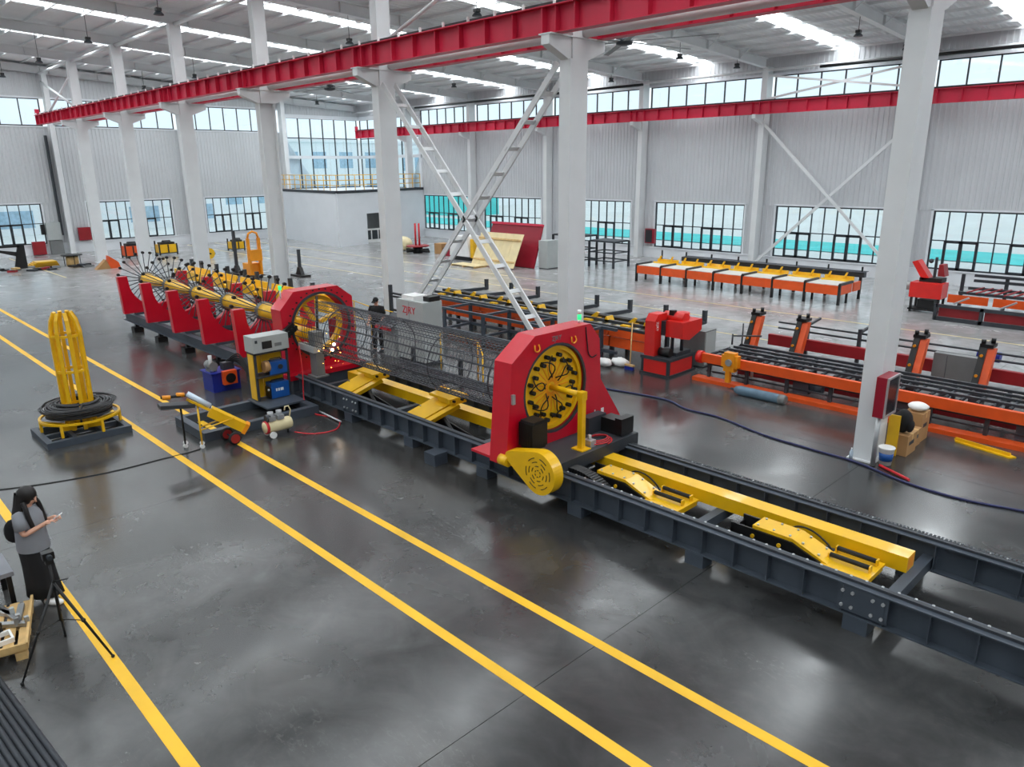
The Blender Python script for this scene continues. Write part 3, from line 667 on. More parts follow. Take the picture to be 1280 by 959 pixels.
part(m, 'cooling_fins', fins, 'black'); part(m, 'gear_head', MB().lathe([(.2, .8), (.2, .86), (.12, .9), (.14, .98)], (-8.35, 8.61, 0), 'z', 16), 'steel_grey')
m = part(t, 'side_motor', MB().box(-8.35, -7.95, 10.45, 10.75, .8, 1.08).box(-8.0, -7.84, 10.42, 10.78, .82, 1.14), 'black'); part(t, 'valve_box', MB().box(-8.55, -8.35, 10.1, 10.6, .8, 1.12), 'slate')
part(t, 'red_hose_coil', MB().tube([(-8.0+.22*math.cos(a*.45)*(1-.008*a), 9.95+.3*math.sin(a*.45)*(1-.008*a), .82+.0016*a) for a in range(46)], .011, 5), 'hose_red')
part(t, 'air_valve', MB().box(-8.08, -7.9, 9.62, 9.76, .8, .92).cyl((-8, 9.7, .92), (-8, 9.7, 1.0), .035, 8), 'silver')
g = MB(); big = (-7.83, .76); sm_ = (-8.5, .88); R1, R2 = .37, .10
d = math.hypot(sm_[0]-big[0], sm_[1]-big[1]); th = math.atan2(sm_[1]-big[1], sm_[0]-big[0]); al_ = math.acos((R1-R2)/d)
out = [(big[0]+R1*math.cos(th+al_+(2*PI-2*al_)*i/28), big[1]+R1*math.sin(th+al_+(2*PI-2*al_)*i/28)) for i in range(29)]+[(sm_[0]+R2*math.cos(th-al_+2*al_*i/10), sm_[1]+R2*math.sin(th-al_+2*al_*i/10)) for i in range(11)]
gd_ = part(t, 'chain_guard', MB().prism(out, 'y', 8.18, 8.4), 'yellow')
sl = MB()
for r_ in (.06, .13, .2, .27):
    for q in range(6):
        a0 = q*PI/3+r_*3; pts = [(big[0]+r_*math.cos(a0+.12*j*(1 if r_ > .1 else 1)), 8.178, big[1]+r_*math.sin(a0+.12*j)) for j in range(6)]; sl.tube(pts, .008, 4)
part(gd_, 'vent_slots', sl, 'black')
ch = MB()
for i in range(22):
    f = i/21; p = (-7.85+1.15*f, 8.98+.06*math.sin(f*3), .62-.42*f*f+.02); ch.ob(p, (.045, .2, .09), Matrix.Rotation(.35, 3, 'Y'))
part(t, 'cable_chain', ch, 'black'); part(t, 'control_box', MB().box(-9.5, -9.1, 8.95, 9.35, .62, .78), 'black')
b = part(t, 'beacon', MB().cyl((-8.8, 10.3, 2.9), (-8.8, 10.3, 3.0), .035, 12), 'beacon_green'); part(b, 'beacon_stem', MB().cyl((-8.8, 10.3, 2.84), (-8.8, 10.3, 2.9), .03, 10).cyl((-8.8, 10.3, 3.0), (-8.8, 10.3, 3.08), .035, 10), 'white')
part(fr, 'stub_roller', MB().cyl((-8.75, 8.22, .76), (-8.55, 8.22, .76), .1, 14), 'yellow'); part(fr, 'rating_plate', MB().box(-8.6, -8.593, 10.75, 10.83, 1.0, 1.12).box(-8.6, -8.593, 10.55, 10.58, 1.03, 1.13), 'white')
part(fr, 'limit_switch', MB().box(-8.6, -8.55, 8.33, 8.39, 1.75, 1.92), 'silver'); part(fr, 'beacon_cable', MB().hose([(-8.6, 10.25, 2.8), (-8.58, 10.28, 2.5), (-8.58, 10.32, 2.3), (-8.58, 10.42, 2.2), (-8.58, 10.55, 2.22)], .012, 5), 'rubber')
# ---- fixed ring frame
FX = -17.0
t = thing('ring_frame', 'fixed red octagonal ring frame where the wire cage is welded', 'machine', (FX-.25, 9.6, 0))
FC = (9.66, 1.74)
poly = [(8.62, .52), (8.55, 2.25), (8.95, 2.68), (10.2, 2.70), (10.62, 2.38), (10.68, .52)]
fr = part(t, 'red_frame', MB().holed(poly[::-1], FC, .82, 'x', FX-.5, FX), 'machine_red')
part(fr, 'base_plate', MB().box(FX-.1, FX+.28, 8.5, 10.75, .5, .62), 'machine_red'); part(t, 'plinth', MB().box(FX-.55, FX+.2, 8.62, 10.68, 0, .52), 'steel_grey')
part(fr, 'slew_ring', MB().holed([(FC[0]+.86*math.cos(a*PI/24), FC[1]+.86*math.sin(a*PI/24)) for a in range(48)], FC, .80, 'x', FX-.02, FX+.03), 'slate')
bk = MB().cyl((0, 0, 0), (.03, 0, 0), .022, 6).mesh('ring_bolt', 'black')
for i in range(32): a = 2*PI*i/32; rep(fr, 'ring_bolt', bk, (FX, FC[0]+.93*math.cos(a), FC[1]+.93*math.sin(a)))
part(t, 'rotor_ring', MB().holed([(FC[0]+.74*math.cos(a*PI/24), FC[1]+.74*math.sin(a*PI/24)) for a in range(48)], FC, .64, 'x', FX-.35, FX-.2), 'yellow')
for a in (.3, 2.1, 4.4): part(t, 'rotor_arm', MB().bar((FX-.27, FC[0]+.1*math.cos(a), FC[1]+.1*math.sin(a)), (FX-.27, FC[0]+.7*math.cos(a), FC[1]+.7*math.sin(a)), .12, .1), 'yellow')
part(t, 'feed_pipe', MB().cyl((FX-.9, 9.3, 1.55), (FX+.1, 9.35, 1.5), .16, 16), 'yellow')
part(t, 'drive_rack', MB().bar((FX+.05, 8.35, 1.5), (FX+.1, 8.85, 1.85), .12, .22), 'black')
for i in range(6): part(t, 'drive_roller', MB().cyl((FX+.1, 8.38+.09*i, 1.52+.062*i), (FX+.2, 8.38+.09*i, 1.52+.062*i), .045, 8), 'black')
part(t, 'vertical_rod', MB().cyl((FX+.06, 9.45, .9), (FX+.06, 9.55, 2.5), .035, 8), 'black')
b = part(t, 'beacon', MB().cyl((FX-.3, 8.75, 2.72), (FX-.3, 8.75, 2.82), .04, 12), 'beacon_green'); part(b, 'beacon_stem', MB().cyl((FX-.3, 8.75, 2.5), (FX-.3, 8.75, 2.72), .02, 8), 'white')
t = thing('weld_head', 'grey welding head unit reaching into the red ring frame', 'welding head', (-16.35, 9.0, .62))
part(t, 'column', MB().box(-16.5, -16.2, 8.98, 9.2, .62, 1.75).box(-16.55, -16.15, 8.9, 9.28, .6, .64), 'mid_grey'); part(t, 'arm', MB().box(-16.9, -16.15, 8.9, 9.1, 1.25, 1.4), 'cabinet_grey'); part(t, 'torch', MB().cyl((-16.2, 9.2, 1.35), (-16.2, 9.42, 1.28), .025, 8), 'black'); part(t, 'wire_reel', MB().cyl((-16.45, 9.2, 1.6), (-16.45, 9.3, 1.6), .14, 16), 'slate')
# ---- wire cage
t = thing('wire_cage', 'long round steel reinforcement cage held between the two red frames', 'wire cage', (-13, AY, AZ-.66))
CR = .64; lb = MB().cyl((-16.95, 0, 0), (-9.02, 0, 0), .0115, 6).mesh('long_bar', 'rebar')
for i in range(24): a = 2*PI*i/24; rep(t, 'long_bar', lb, (0, AY+CR*math.cos(a), AZ+CR*math.sin(a)))
pts = []; N_ = 66
for i in range(N_*20+1): a = 2*PI*i/20; pts.append((-16.6+7.5*i/(N_*20), AY+(CR+.018)*math.cos(a), AZ+(CR+.018)*math.sin(a)))
part(t, 'spiral_wire', MB().tube(pts, .0052, 4), 'rebar')
for x in (-15.6, -13.6, -11.6, -9.8): part(t, 'stiffening_ring', MB().tube([(x, AY+(CR-.03)*math.cos(2*PI*i/28), AZ+(CR-.03)*math.sin(2*PI*i/28)) for i in range(28)], .014, 5, True), 'rebar')
sp = MB(); sw = MB()
for i in range(26):
    a = random.random()*2*PI; r_ = random.random()**2*.5; sp.ball((-16.2+random.uniform(-.05, .35), 9.4+r_*math.cos(a), 1.22+r_*math.sin(a)), random.uniform(.005, .013), 6, 4)
for q in ((0, 0), (.1, .16)): sw.ball((-16.15+q[0], 9.42, 1.25+q[1]), .035, 8, 6)
o = solo('weld_sparks', sp, 'spark', 'bright orange welding sparks inside the wire cage end', 'sparks'); o['kind'] = 'stuff'; part(o, 'arc_glow', sw, 'spark_white')
# ---- spoked discs on red cradles
lab = ['farthest from the red ring frame', 'second from the free end', 'middle one of five', 'second from the red ring frame', 'next to the red ring frame']
base = thing('support_bed', 'low dark grey base frame carrying the red cradle plates', 'base frame', (-23.5, 9.6, 0))
for y in (8.74, 10.5): part(base, 'side_beam', H(MB(), 'x', -29.6, FX-.56, y, .3, .62, .2), 'steel_grey')
for i in range(5):
    x = -28.5+2.31*i
    for y in (8.74, 10.5): part(base, 'foot_block', MB().box(x-.16, x+.16, y-.16, y+.16, 0, .18).box(x-.06, x+.06, y-.06, y+.06, .18, .3), 'black')
    part(base, 'cross_beam', MB().box(x-.1, x+.1, 8.74, 10.5, .62, .7), 'steel_grey')
    arc = [(AY+.86*math.cos(PI+PI*j/16), 1.82+.9*math.sin(PI+PI*j/16)) for j in range(17)]
    pl = [(8.36, .70), (8.30, 2.02), (8.62, 2.02)]+arc+[(10.4, 2.02), (10.72, 2.02), (10.66, .70)]
    m = MB(); n = len(pl)
    # outline is concave: build it from strips between the arc and the lower edge
    prof = [(8.30, 2.02), (8.62, 2.02)]+arc+[(10.4, 2.02), (10.72, 2.02)]; lo = [(8.36, .70)]+[(8.36+2.3*j/(len(prof)-1), .70) for j in range(1, len(prof))]
    N2 = len(prof); vs = [(x-.1, *p) for p in prof]+[(x-.1, *p) for p in lo]+[(x+.1, *p) for p in prof]+[(x+.1, *p) for p in lo]; fs = []
    for j in range(N2-1): fs += [(j, j+1, N2+j+1, N2+j), (2*N2+j, 3*N2+j, 3*N2+j+1, 2*N2+j+1), (j, 2*N2+j, 2*N2+j+1, j+1), (N2+j, N2+j+1, 3*N2+j+1, 3*N2+j)]
    fs += [(0, N2, 3*N2, 2*N2), (N2-1, 3*N2-1, 4*N2-1, 2*N2-1)]; m.add(vs, fs)
    solo('cradle_plate', m, 'machine_red', 'red curved cradle plate, %s' % lab[i], 'cradle', 'red cradle plates')
HZ = 1.74
spk = MB().cyl((0, 0, .24), (0, 0, 1.02), .016, 6).mesh('spoke', 'rebar'); knb = MB().cyl((-.05, 0, .98), (.05, 0, .98), .05, 8).mesh('knob', 'black')
for i in range(5):
    x = -29.3+2.34*i; t = thing('spoked_disc', 'bar feeding disc with radial spokes and yellow cone, %s' % lab[i], 'disc', (x, AY+.05, HZ-1), 'spoked bar feeding discs')
    c = (x, AY+.05, HZ); WL[t.name] = Vector((x, AY+.05, HZ-1))
    part(t, 'hub', MB().lathe([(.18, -.06), (.27, -.06), (.27, .06), (.18, .06)], c, 'x', 24), 'mid_grey')
    part(t, 'cone', MB().lathe([(.2, .05), (.24, .08), (.23, .3), (.12, 1.5), (.1, 2.25)], c, 'x', 20), 'yellow')
    for j in range(24):
        a = 2*PI*j/24; s = rep(t, 'spoke', spk, c, (a, 0, 0))
        k = link('knob', knb, s)
    for j in range(8):
        a = 2*PI*(j+.5)/8; part(t, 'guide_bar', MB().cyl((x, c[1]+.28*math.cos(a), HZ+.28*math.sin(a)), (x+2.24, c[1]+.24*math.cos(a), HZ+.24*math.sin(a)), .012, 5), 'rebar')
# ---- yellow bar troughs behind the discs
for i in range(5):
    x = -32.4+2.5*i; t = thing('bar_trough', 'yellow bar trough on red posts behind the spoked discs', 'trough', (x+1.1, 12.0, 0), 'yellow bar troughs')
    part(t, 'trough', MB().prism([(11.72, 1.32), (11.72, 1.66), (11.78, 1.66), (11.8, 1.4), (12.25, 1.4), (12.3, 1.72), (12.36, 1.72), (12.36, 1.32)], 'x', x, x+2.15), 'yellow')
    for dx in (.15, 1.85): part(t, 'post', MB().box(x+dx, x+dx+.14, 11.92, 12.12, 0, 1.32), 'dark_red')
    part(t, 'end_stop', MB().box(x+.1, x+.22, 12.36, 12.48, 1.4, 2.0), 'slate'); part(t, 'end_stop', MB().box(x+1.1, x+1.22, 12.36, 12.48, 1.4, 2.0), 'slate')
# ================================================================= THINGS ROUND THE MACHINE
def frame_rect(mb, x0, x1, y0, y1, z0, z1, w):
    mb.box(x0, x1, y0, y0+w, z0, z1).box(x0, x1, y1-w, y1, z0, z1).box(x0, x0+w, y0+w, y1-w, z0, z1).box(x1-w, x1, y0+w, y1-w, z0, z1); return mb
# ---- wire coil stand
kx, ky = -17.98, 4.05
t = thing('coil_stand', 'tall yellow cage-like coil stand on a grey floor frame', 'coil stand', (kx, ky, 0))
b = MB(); frame_rect(b, -18.62, -17.22, 3.18, 4.85, 0, .14, .12); b.box(-18.5, -17.3, 3.72, 3.8, .02, .12).box(-18.5, -17.3, 4.28, 4.36, .02, .12).box(-17.96, -17.88, 3.3, 4.75, .02, .12); part(t, 'floor_frame', b, 'steel_grey')
part(t, 'ring', MB().holed([(kx+.80*math.cos(a*PI/20), ky+.80*math.sin(a*PI/20)) for a in range(40)], (kx, ky), .75, 'z', .40, .44), 'yellow')
for a in range(6):
    d = Vector((math.cos(a*PI/3+.3), math.sin(a*PI/3+.3), 0)); c = Vector((kx, ky, 0)); part(t, 'ring_bracket', MB().bar(c+d*.25+Vector((0, 0, .2)), c+d*.78+Vector((0, 0, .34)), .06, .1).bar(c+d*.77+Vector((0, 0, .14)), c+d*.77+Vector((0, 0, .41)), .07, .05), 'yellow')
for a in range(8):
    d = Vector((math.cos(a*PI/4), math.sin(a*PI/4), 0)); c = Vector((kx, ky, 0)); P = [c+d*.29+Vector((0, 0, .14)), c+d*.29+Vector((0, 0, 2.3)), c+d*.25+Vector((0, 0, 2.55)), c+d*.17+Vector((0, 0, 2.72))]
    m = MB()
    for i in range(3): m.bar(P[i], P[i+1], .075, .05, d)
    part(t, 'upright', m, 'yellow')
for z in (.62, 1.42, 2.2): part(t, 'hoop', MB().holed([(kx+.30*math.cos(a*PI/12), ky+.30*math.sin(a*PI/12)) for a in range(24)], (kx, ky), .25, 'z', z, z+.05), 'yellow')
co = MB(); co2 = MB()
pts = []
for i in range(26*30):
    a = 2*PI*i/30; w = i//30; R_ = .36+.055*(w % 6)+.012*math.sin(a*3+w); z = .49+.06*(w//6)+.012*math.sin(a*2+w*1.7)
    pts.append((kx+R_*math.cos(a), ky+R_*math.sin(a), z))
co.tube(pts, .027, 6)
for w in range(4): co.tube([(kx+(.72+.03*w*math.sin(w))*math.cos(a*.21+w), ky+(.70+.02*w)*math.sin(a*.21+w), .60+.10*abs(math.sin(a*.1+w))) for a in range(28)], .012, 5)
solo('wire_coil', co, 'wire', 'thick coil of black steel wire lying on the yellow coil stand', 'wire coil')
# ---- welder rack on its floor frame
t = thing('welder_rack', 'yellow and grey rack with control box on a long grey floor frame', 'rack', (-16.4, 7.6, 0))
b = MB(); frame_rect(b, -16.95, -15.32, 5.7, 8.45, 0, .2, .16); b.box(-16.9, -15.4, 6.5, 6.65, .02, .2).box(-16.95, -15.9, 7.45, 8.45, .18, .22); part(t, 'floor_frame', b, 'steel_grey')
rx0, rx1, ry0, ry1 = -16.95, -16.55, 7.55, 8.42
b = MB()
for x in (rx0, rx1-.05):
    for y in (ry0, ry1-.05): b.box(x, x+.05, y, y+.05, .22, 1.42)
b.box(rx0, rx1, ry0, ry1, 1.36, 1.42).box(rx0, rx1+.06, ry0+.02, ry1-.02, .8, .84); part(t, 'frame', b, 'slate')
for y0, y1, z0, z1 in ((ry0+.05, ry0+.28, .24, .8), (ry0+.05, ry0+.28, .86, 1.34), (ry0+.3, ry1-.06, .24, .8), (ry0+.3, ry1-.06, .86, 1.34)): part(t, 'yellow_panel', MB().box(rx0+.1, rx0+.14, y0, y1, z0, z1), 'yellow')
part(t, 'side_panel', MB().box(rx0+.06, rx1-.06, ry0-.01, ry0+.02, .24, 1.36), 'yellow')
cb = part(t, 'control_box', MB().box(rx0-.02, rx1+.05, ry0-.02, ry1+.02, 1.42, 1.80), 'cabinet_grey'); part(cb, 'display', MB().box(rx1+.05, rx1+.06, ry0+.2, ry0+.45, 1.5, 1.68), 'screen')
part(cb, 'switch_plate', MB().box(rx1+.05, rx1+.058, ry0+.03, ry0+.09, 1.66, 1.73), 'frame_dark'); part(cb, 'label_plate', MB().box(rx1+.05, rx1+.056, ry0+.52, ry0+.7, 1.52, 1.6), 'mid_grey')
def welder(z, lab, kind):
    t = thing('welding_machine', lab, 'welder', (rx1, ry0+.55, z)); y0, y1 = ry0+.32, ry0+.78
    bd = part(t, 'body', MB().box(rx1-.22, rx1+.07, y0, y1, z, z+(.38 if kind else .3)), 'welder_blue'); part(t, 'front_panel', MB().box(rx1-.2, rx1+.05, y0-.03, y0, z+.02, z+.28), 'black')
    part(t, 'handle', MB().tube([(rx1-.07, y0+.06, z+.36), (rx1-.07, y0+.08, z+.43), (rx1-.07, y1-.08, z+.43), (rx1-.07, y1-.06, z+.36)] if kind else [(rx1-.07, y0+.06, z+.28), (rx1-.07, y0+.1, z+.36), (rx1-.07, y1-.1, z+.36), (rx1-.07, y1-.06, z+.28)], .015, 6), 'black')
    if kind:
        for q, (a, bq) in enumerate(((.14, .18), (.2, .24), (.26, .34))): part(bd, 'white_mark', MB().box(rx1+.07, rx1+.074, y0+a-.03, y0+bq-.03, z+.17, z+.24), 'white')
        part(t, 'knob', MB().cyl((rx1+.0, y0-.03, z+.22), (rx1, y0-.06, z+.22), .03, 10), 'white')
    else:
        part(t, 'wire_reel', MB().cyl((rx1-.02, y0-.1, z+.2), (rx1-.02, y0+.02, z+.2), .14, 16), 'cardboard'); part(t, 'feed_roll', MB().cyl((rx1+.07, y0+.28, z+.17), (rx1+.1, y0+.28, z+.17), .06, 10), 'frame_dark')
welder(.24, 'blue welding machine with white mark on the lower rack shelf', 1); welder(.84, 'blue wire feeder on the upper rack shelf', 0)
solo('air_hose', MB().hose([(-16.2, 8.55, 1.5), (-16.05, 8.5, .9), (-15.95, 8.42, .25), (-15.5, 8.3, .03), (-14.6, 8.5, .015), (-14.0, 8.1, .015), (-14.1, 7.6, .015), (-14.4, 7.3, .06)], .014, 6), 'hose_red', 'thin red air hose from the welder rack to the compressor', 'hose')
# ---- hydraulic unit
t = thing('hydraulic_unit', 'dark blue hydraulic tank with orange cooler beside the base frame', 'hydraulic unit', (-19.1, 7.75, 0))
part(t, 'tank', MB().box(-19.4, -18.78, 7.38, 8.12, 0, .5), 'blue'); part(t, 'tank_lid', MB().box(-19.44, -18.74, 7.34, 8.16, .5, .53), 'blue')
c = part(t, 'oil_cooler', MB().box(-18.76, -18.62, 7.62, 7.98, .2, .56), 'orange'); part(c, 'cooler_fan', MB().cyl((-18.62, 7.8, .37), (-18.59, 7.8, .37), .13, 18), 'black')
part(t, 'pump_motor', MB().cyl((-19.25, 7.5, .68), (-18.9, 7.5, .68), .12, 14).box(-19.2, -18.95, 7.4, 7.6, .53, .6), 'mid_grey'); part(t, 'valve_block', MB().box(-19.1, -18.9, 7.75, 8.05, .53, .72), 'slate'); part(t, 'filler_cap', MB().cyl((-18.95, 7.45, .53), (-18.95, 7.45, .98), .05, 10), 'silver')
hb = thing('hose_bundle', 'bundle of black hydraulic hoses running into the red machine', 'hoses', (-18.4, 8.3, 0))
for i in range(7): part(hb, 'hose', MB().hose([(-19.0+.03*i, 7.9+.03*i, .74), (-18.7+.05*i, 8.1, .95-.06*i), (-18.2+.05*i, 8.15, .55-.07*i), (-17.9, 8.2+.02*i, .1+.05*i), (-17.55, 8.45, .25+.05*i), (-17.45, 8.62, .4+.03*i)], .02, 6), 'rubber')
# ---- yellow tilting cart
t = thing('straightening_cart', 'tilted yellow tube cart with red wheels standing on the yellow line', 'cart', (-15.05, 5.9, 0))
lo, hi = Vector((-14.85, 6.38, .30)), Vector((-15.3, 5.45, 1.0)); ax = (hi-lo).normalized()
tb = part(t, 'tube_body', MB().bar(lo, lo+(hi-lo)*.62, .2, .2), 'yellow'); part(tb, 'label_strip', MB().bar(lo+(hi-lo)*.28+Vector((0, 0, .115)), lo+(hi-lo)*.58+Vector((0, 0, .115)), .13, .006), 'white'); part(tb, 'end_cap', MB().bar(lo-ax*.08, lo, .23, .23), 'amber')
for s in (-.07, .07): part(t, 'guide_rail', MB().bar(lo+(hi-lo)*.55+Vector((s, 0, .02)), hi+Vector((s, 0, .02)), .03, .05), 'yellow')
part(t, 'clear_tube', MB().cyl(lo+(hi-lo)*.6+Vector((0, 0, .12)), hi+Vector((0, 0, .16)), .06, 12), 'plastic_clear')
part(t, 'tool_tray', MB().bar(hi+Vector((0, .1, -.1)), hi+Vector((-.1, -.55, -.02)), .3, .08), 'slate')
for q, s in ((0, 0), (1, .28)): part(t, 'grip', MB().cyl(hi+Vector((-.02, -.05-s, .14)), hi+Vector((-.05, -.2-s, .16)), .05, 8), 'amber')
part(t, 'handle_bar', MB().cyl(hi+Vector((0, .02, .12)), hi+Vector((-.08, -.5, .16)), .03, 8), 'black')
for i, (x, y, m_, zt) in enumerate(((-15.02, 5.52, 'yellow', .86), (-15.22, 5.6, 'yellow', .88), (-15.3, 5.28, 'black', .9), (-15.5, 5.36, 'black', .9))):
    l = part(t, 'leg', MB().cyl((x, y, .06), (x, y, zt), .018, 6), m_); part(l, 'caster', MB().cyl((x-.03, y, .045), (x+.03, y, .045), .045, 10), 'white')
part(t, 'cross_tube', MB().cyl((-15.02, 5.52, .4), (-14.85, 6.2, .55), .016, 6).cyl((-15.22, 5.6, .4), (-15.05, 6.2, .55), .016, 6).cyl((-15.02, 5.52, .3), (-15.22, 5.6, .3), .014, 6), 'yellow')
for x in (-14.72, -15.12): part(t, 'wheel', MB().lathe([(.04, -.03), (.13, -.03), (.145, 0), (.13, .03), (.04, .03)], (x, 6.1, .145), 'x', 18), 'rubber'); part(t, 'wheel_hub', MB().cyl((x-.035, 6.1, .145), (x+.038, 6.1, .145), .10, 14), 'dark_red')
part(t, 'axle', MB().cyl((-15.12, 6.1, .145), (-14.72, 6.1, .145), .018, 6), 'slate')
# ---- small compressor
t = thing('air_compressor', 'small cream air compressor with white wheels on the floor', 'compressor', (-14.62, 7.0, 0))
part(t, 'tank', MB().lathe([(.03, -.33), (.12, -.31), (.14, -.26), (.14, .26), (.12, .31), (.03, .33)], (-14.65, 7.05, .23), 'y', 18), 'cream'); part(t, 'end_band', MB().lathe([(.142, -.3), (.146, -.27), (.142, -.24)], (-14.65, 7.05, .23), 'y', 18), 'hose_red')
for y in (6.9, 7.1): part(t, 'pump', MB().box(-14.74, -14.54, y-.08, y+.07, .37, .47).cyl((-14.64, y, .45), (-14.64, y, .56), .065, 10), 'silver')
part(t, 'motor', MB().cyl((-14.64, 6.78, .43), (-14.64, 6.88, .43), .085, 12), 'slate')
part(t, 'handle', MB().tube([(-14.65, 7.34, .32), (-14.65, 7.38, .5), (-14.65, 7.34, .6), (-14.65, 7.26, .6), (-14.65, 7.24, .52)], .016, 6), 'cream')
for x in (-14.78, -14.5): part(t, 'wheel', MB().cyl((x-.025, 6.86, .075), (x+.025, 6.86, .075), .075, 14), 'white')
part(t, 'foot', MB().cyl((-14.65, 7.28, 0), (-14.65, 7.28, .12), .025, 8), 'rubber')
solo('silver_rod', MB().cyl((-16.0, 8.5, .04), (-14.3, 8.42, .04), .022, 8), 'silver', 'silver steel rod lying on the floor along the rail bed', 'rod')
# ---- cables on the floor
solo('black_cable', MB().hose([(-18.5, -.6, .009), (-16.6, .9, .009), (-15.75, 1.8, .009), (-15.43, 2.36, .009), (-15.2, 3.0, .009), (-15.02, 3.8, .009), (-15.0, 4.64, .009), (-14.97, 5.2, .009), (-15.0, 5.46, .009)], .009, 5), 'rubber', 'thin black cable crossing the yellow lines to the welder rack', 'cable')
solo('blue_hose', MB().hose([(-12.6, 14.6, .02), (-11.6, 14.78, .02), (-10.03, 15.04, .02), (-9.2, 14.75, .02), (-8.3, 14.75, .02), (-7.0, 14.37, .02), (-5.9, 14.27, .02), (-5.0, 14.2, .02), (-3.97, 13.85, .02), (-3.05, 13.77, .02), (-2.1, 13.98, .02), (-.6, 14.3, .02), (1.5, 14.4, .02)], .022, 6), 'hose_blue', 'long dark blue hose lying across the polished floor', 'hose')
solo('red_hose', MB().hose([(-4.6, 14.33, .03), (-4.45, 14.25, .03), (-4.2, 14.1, .04), (-3.95, 13.98, .03)], .028, 6), 'hose_red', 'short red hose end beside the white bucket', 'hose')
# ---- control cabinet and operator area
t = thing('control_cabinet', 'tall light grey control cabinet with red lettering ZJRY behind the cage', 'cabinet', (-17.5, 13.2, 0)); cx0, cx1, cy0, cy1 = -18.22, -16.92, 12.9, 13.6
part(t, 'body', MB().box(cx0, cx1, cy0, cy1, .1, 1.88), 'cabinet_grey'); part(t, 'plinth', MB().box(cx0+.02, cx1-.02, cy0+.02, cy1-.02, 0, .1), 'slate'); part(t, 'door_gap', MB().box(cx0+.62, cx0+.63, cy0-.004, cy0, .14, 1.84), 'mid_grey'); part(t, 'cooling_unit', MB().box(cx1-.3, cx1-.02, cy0+.25, cy1-.05, 1.88, 2.02), 'black'); part(t, 'top_tray', MB().box(cx0+.15, cx0+.75, cy0+.1, cy1-.1, 1.88, 2.0), 'white')
def text(parent, s, size, loc, rot, mat, name='lettering', ext=.004):
    cu = bpy.data.curves.new(name, 'FONT'); cu.body = s; cu.size = size; cu.extrude = ext; cu.align_x = 'CENTER'
    o = bpy.data.objects.new(name, cu); dg = bpy.context.evaluated_depsgraph_get; C.objects.link(o)
    bpy.context.view_layer.update(); me = bpy.data.meshes.new_from_object(o.evaluated_get(dg())); bpy.data.objects.remove(o)
    me.materials.clear(); me.materials.append(MATS[mat]); q = link(name, me, parent, Vector(loc)-WL[parent.name]); q.rotation_euler = rot; return q
text(next(o for o in C.objects if o.name == 'disc_carriage'), 'ZJRY', .12, (-8.596, 9.46, 2.68), (PI/2, 0, PI/2), 'mid_grey')
text(t, 'ZJRY', .3, (cx0+.62, cy0-.006, 1.5), (PI/2, 0, 0), 'hose_red')
t = thing('operator_desk', 'slanted operator panel with red edge next to the grey cabinet', 'desk', (-18.9, 13.0, 0)); part(t, 'column', MB().box(-19.0, -18.4, 12.9, 13.3, 0, .95), 'cabinet_grey'); part(t, 'panel', MB().prism([(12.7, .95), (13.35, 1.25), (13.35, 1.3), (12.7, 1.0)], 'x', -19.05, -18.3), 'slate'); part(t, 'edge', MB().box(-19.07, -18.28, 12.66, 12.71, .9, 1.0), 'hose_red')
t = thing('safety_fence', 'low yellow safety fence behind the wire cage', 'fence', (-19, 14.0, 0))
P_ = [(-24.2, 14.3), (-22.7, 14.25), (-21.3, 14.0), (-19.9, 13.95)]
for i in range(3): rail_run(t, P_[i], P_[i+1], 0, 1.1, 'yellow', 1, .02, 1)
t = thing('safety_fence', 'low yellow fence frame beside the grey tube stand', 'fence', (-15, 13, 0)); rail_run(t, (-16.3, 13.0), (-14.7, 13.0), 0, 1.1, 'yellow', 1, .02, 0); rail_run(t, (-14.7, 13.0), (-13.5, 12.1), 0, 1.1, 'yellow', 1, .02, 0)
t = thing('post_stand', 'dark post with grey side arms behind the operator', 'stand', (-20.2, 14.1, 0)); part(t, 'post', MB().box(-20.25, -20.15, 14.05, 14.15, 0, 1.95), 'slate')
for z in (.8, 1.1, 1.55, 1.65): part(t, 'arm', MB().box(-20.2, -19.6, 14.08, 14.14, z, z+.06), 'slate')
# bar bundle next to the cage
for i in range(14):
    y = 11.3+.09*(i % 7); z = .42+.05*(i//7)
    solo('steel_bar', MB().cyl((-16.6, y, z), (-9.8+.1*(i % 3), y, z), .016, 6), 'rebar', 'long loose steel bar on the rack behind the wire cage', 'bar', 'loose bars behind the cage')
t = thing('bar_rack', 'low grey rack holding loose bars behind the wire cage', 'rack', (-13, 11.6, 0))
for x in (-16.2, -14.2, -12.2, -10.4): part(t, 'trestle', MB().box(x-.05, x+.05, 11.2, 12.0, .34, .4).box(x-.05, x+.05, 11.2, 11.28, 0, .34).box(x-.05, x+.05, 11.92, 12.0, 0, .9), 'slate')
# ---- grey tube stand and conveyor
t = thing('tube_stand', 'open dark grey square tube stand in front of the orange conveyor', 'stand', (-17.5, 16.7, 0))
for x in (-21.9, -19.9, -17.9, -15.9, -13.9):
    for y in (16.1, 17.3): part(t, 'leg', MB().box(x-.05, x+.05, y-.05, y+.05, 0, .95), 'steel_grey')
    for z in (.2, .9): part(t, 'cross_tube', MB().box(x-.04, x+.04, 16.1, 17.3, z, z+.08), 'steel_grey')
for y in (16.1, 17.3):
    for z in (.2, .9): part(t, 'long_tube', MB().box(-21.9, -13.3, y-.045, y+.045, z, z+.09), 'steel_grey')
t = thing('roller_conveyor', 'long orange roller conveyor with grey upturned arms behind the tube stand', 'conveyor', (-17.5, 18.5, 0))
for i in range(7):
    x = -22.6+1.46*i; part(t, 'orange_panel', MB().box(x+.03, x+1.43, 17.62, 17.68, .32, .62).box(x+.03, x+1.43, 17.55, 17.66, .66, .9), 'orange')
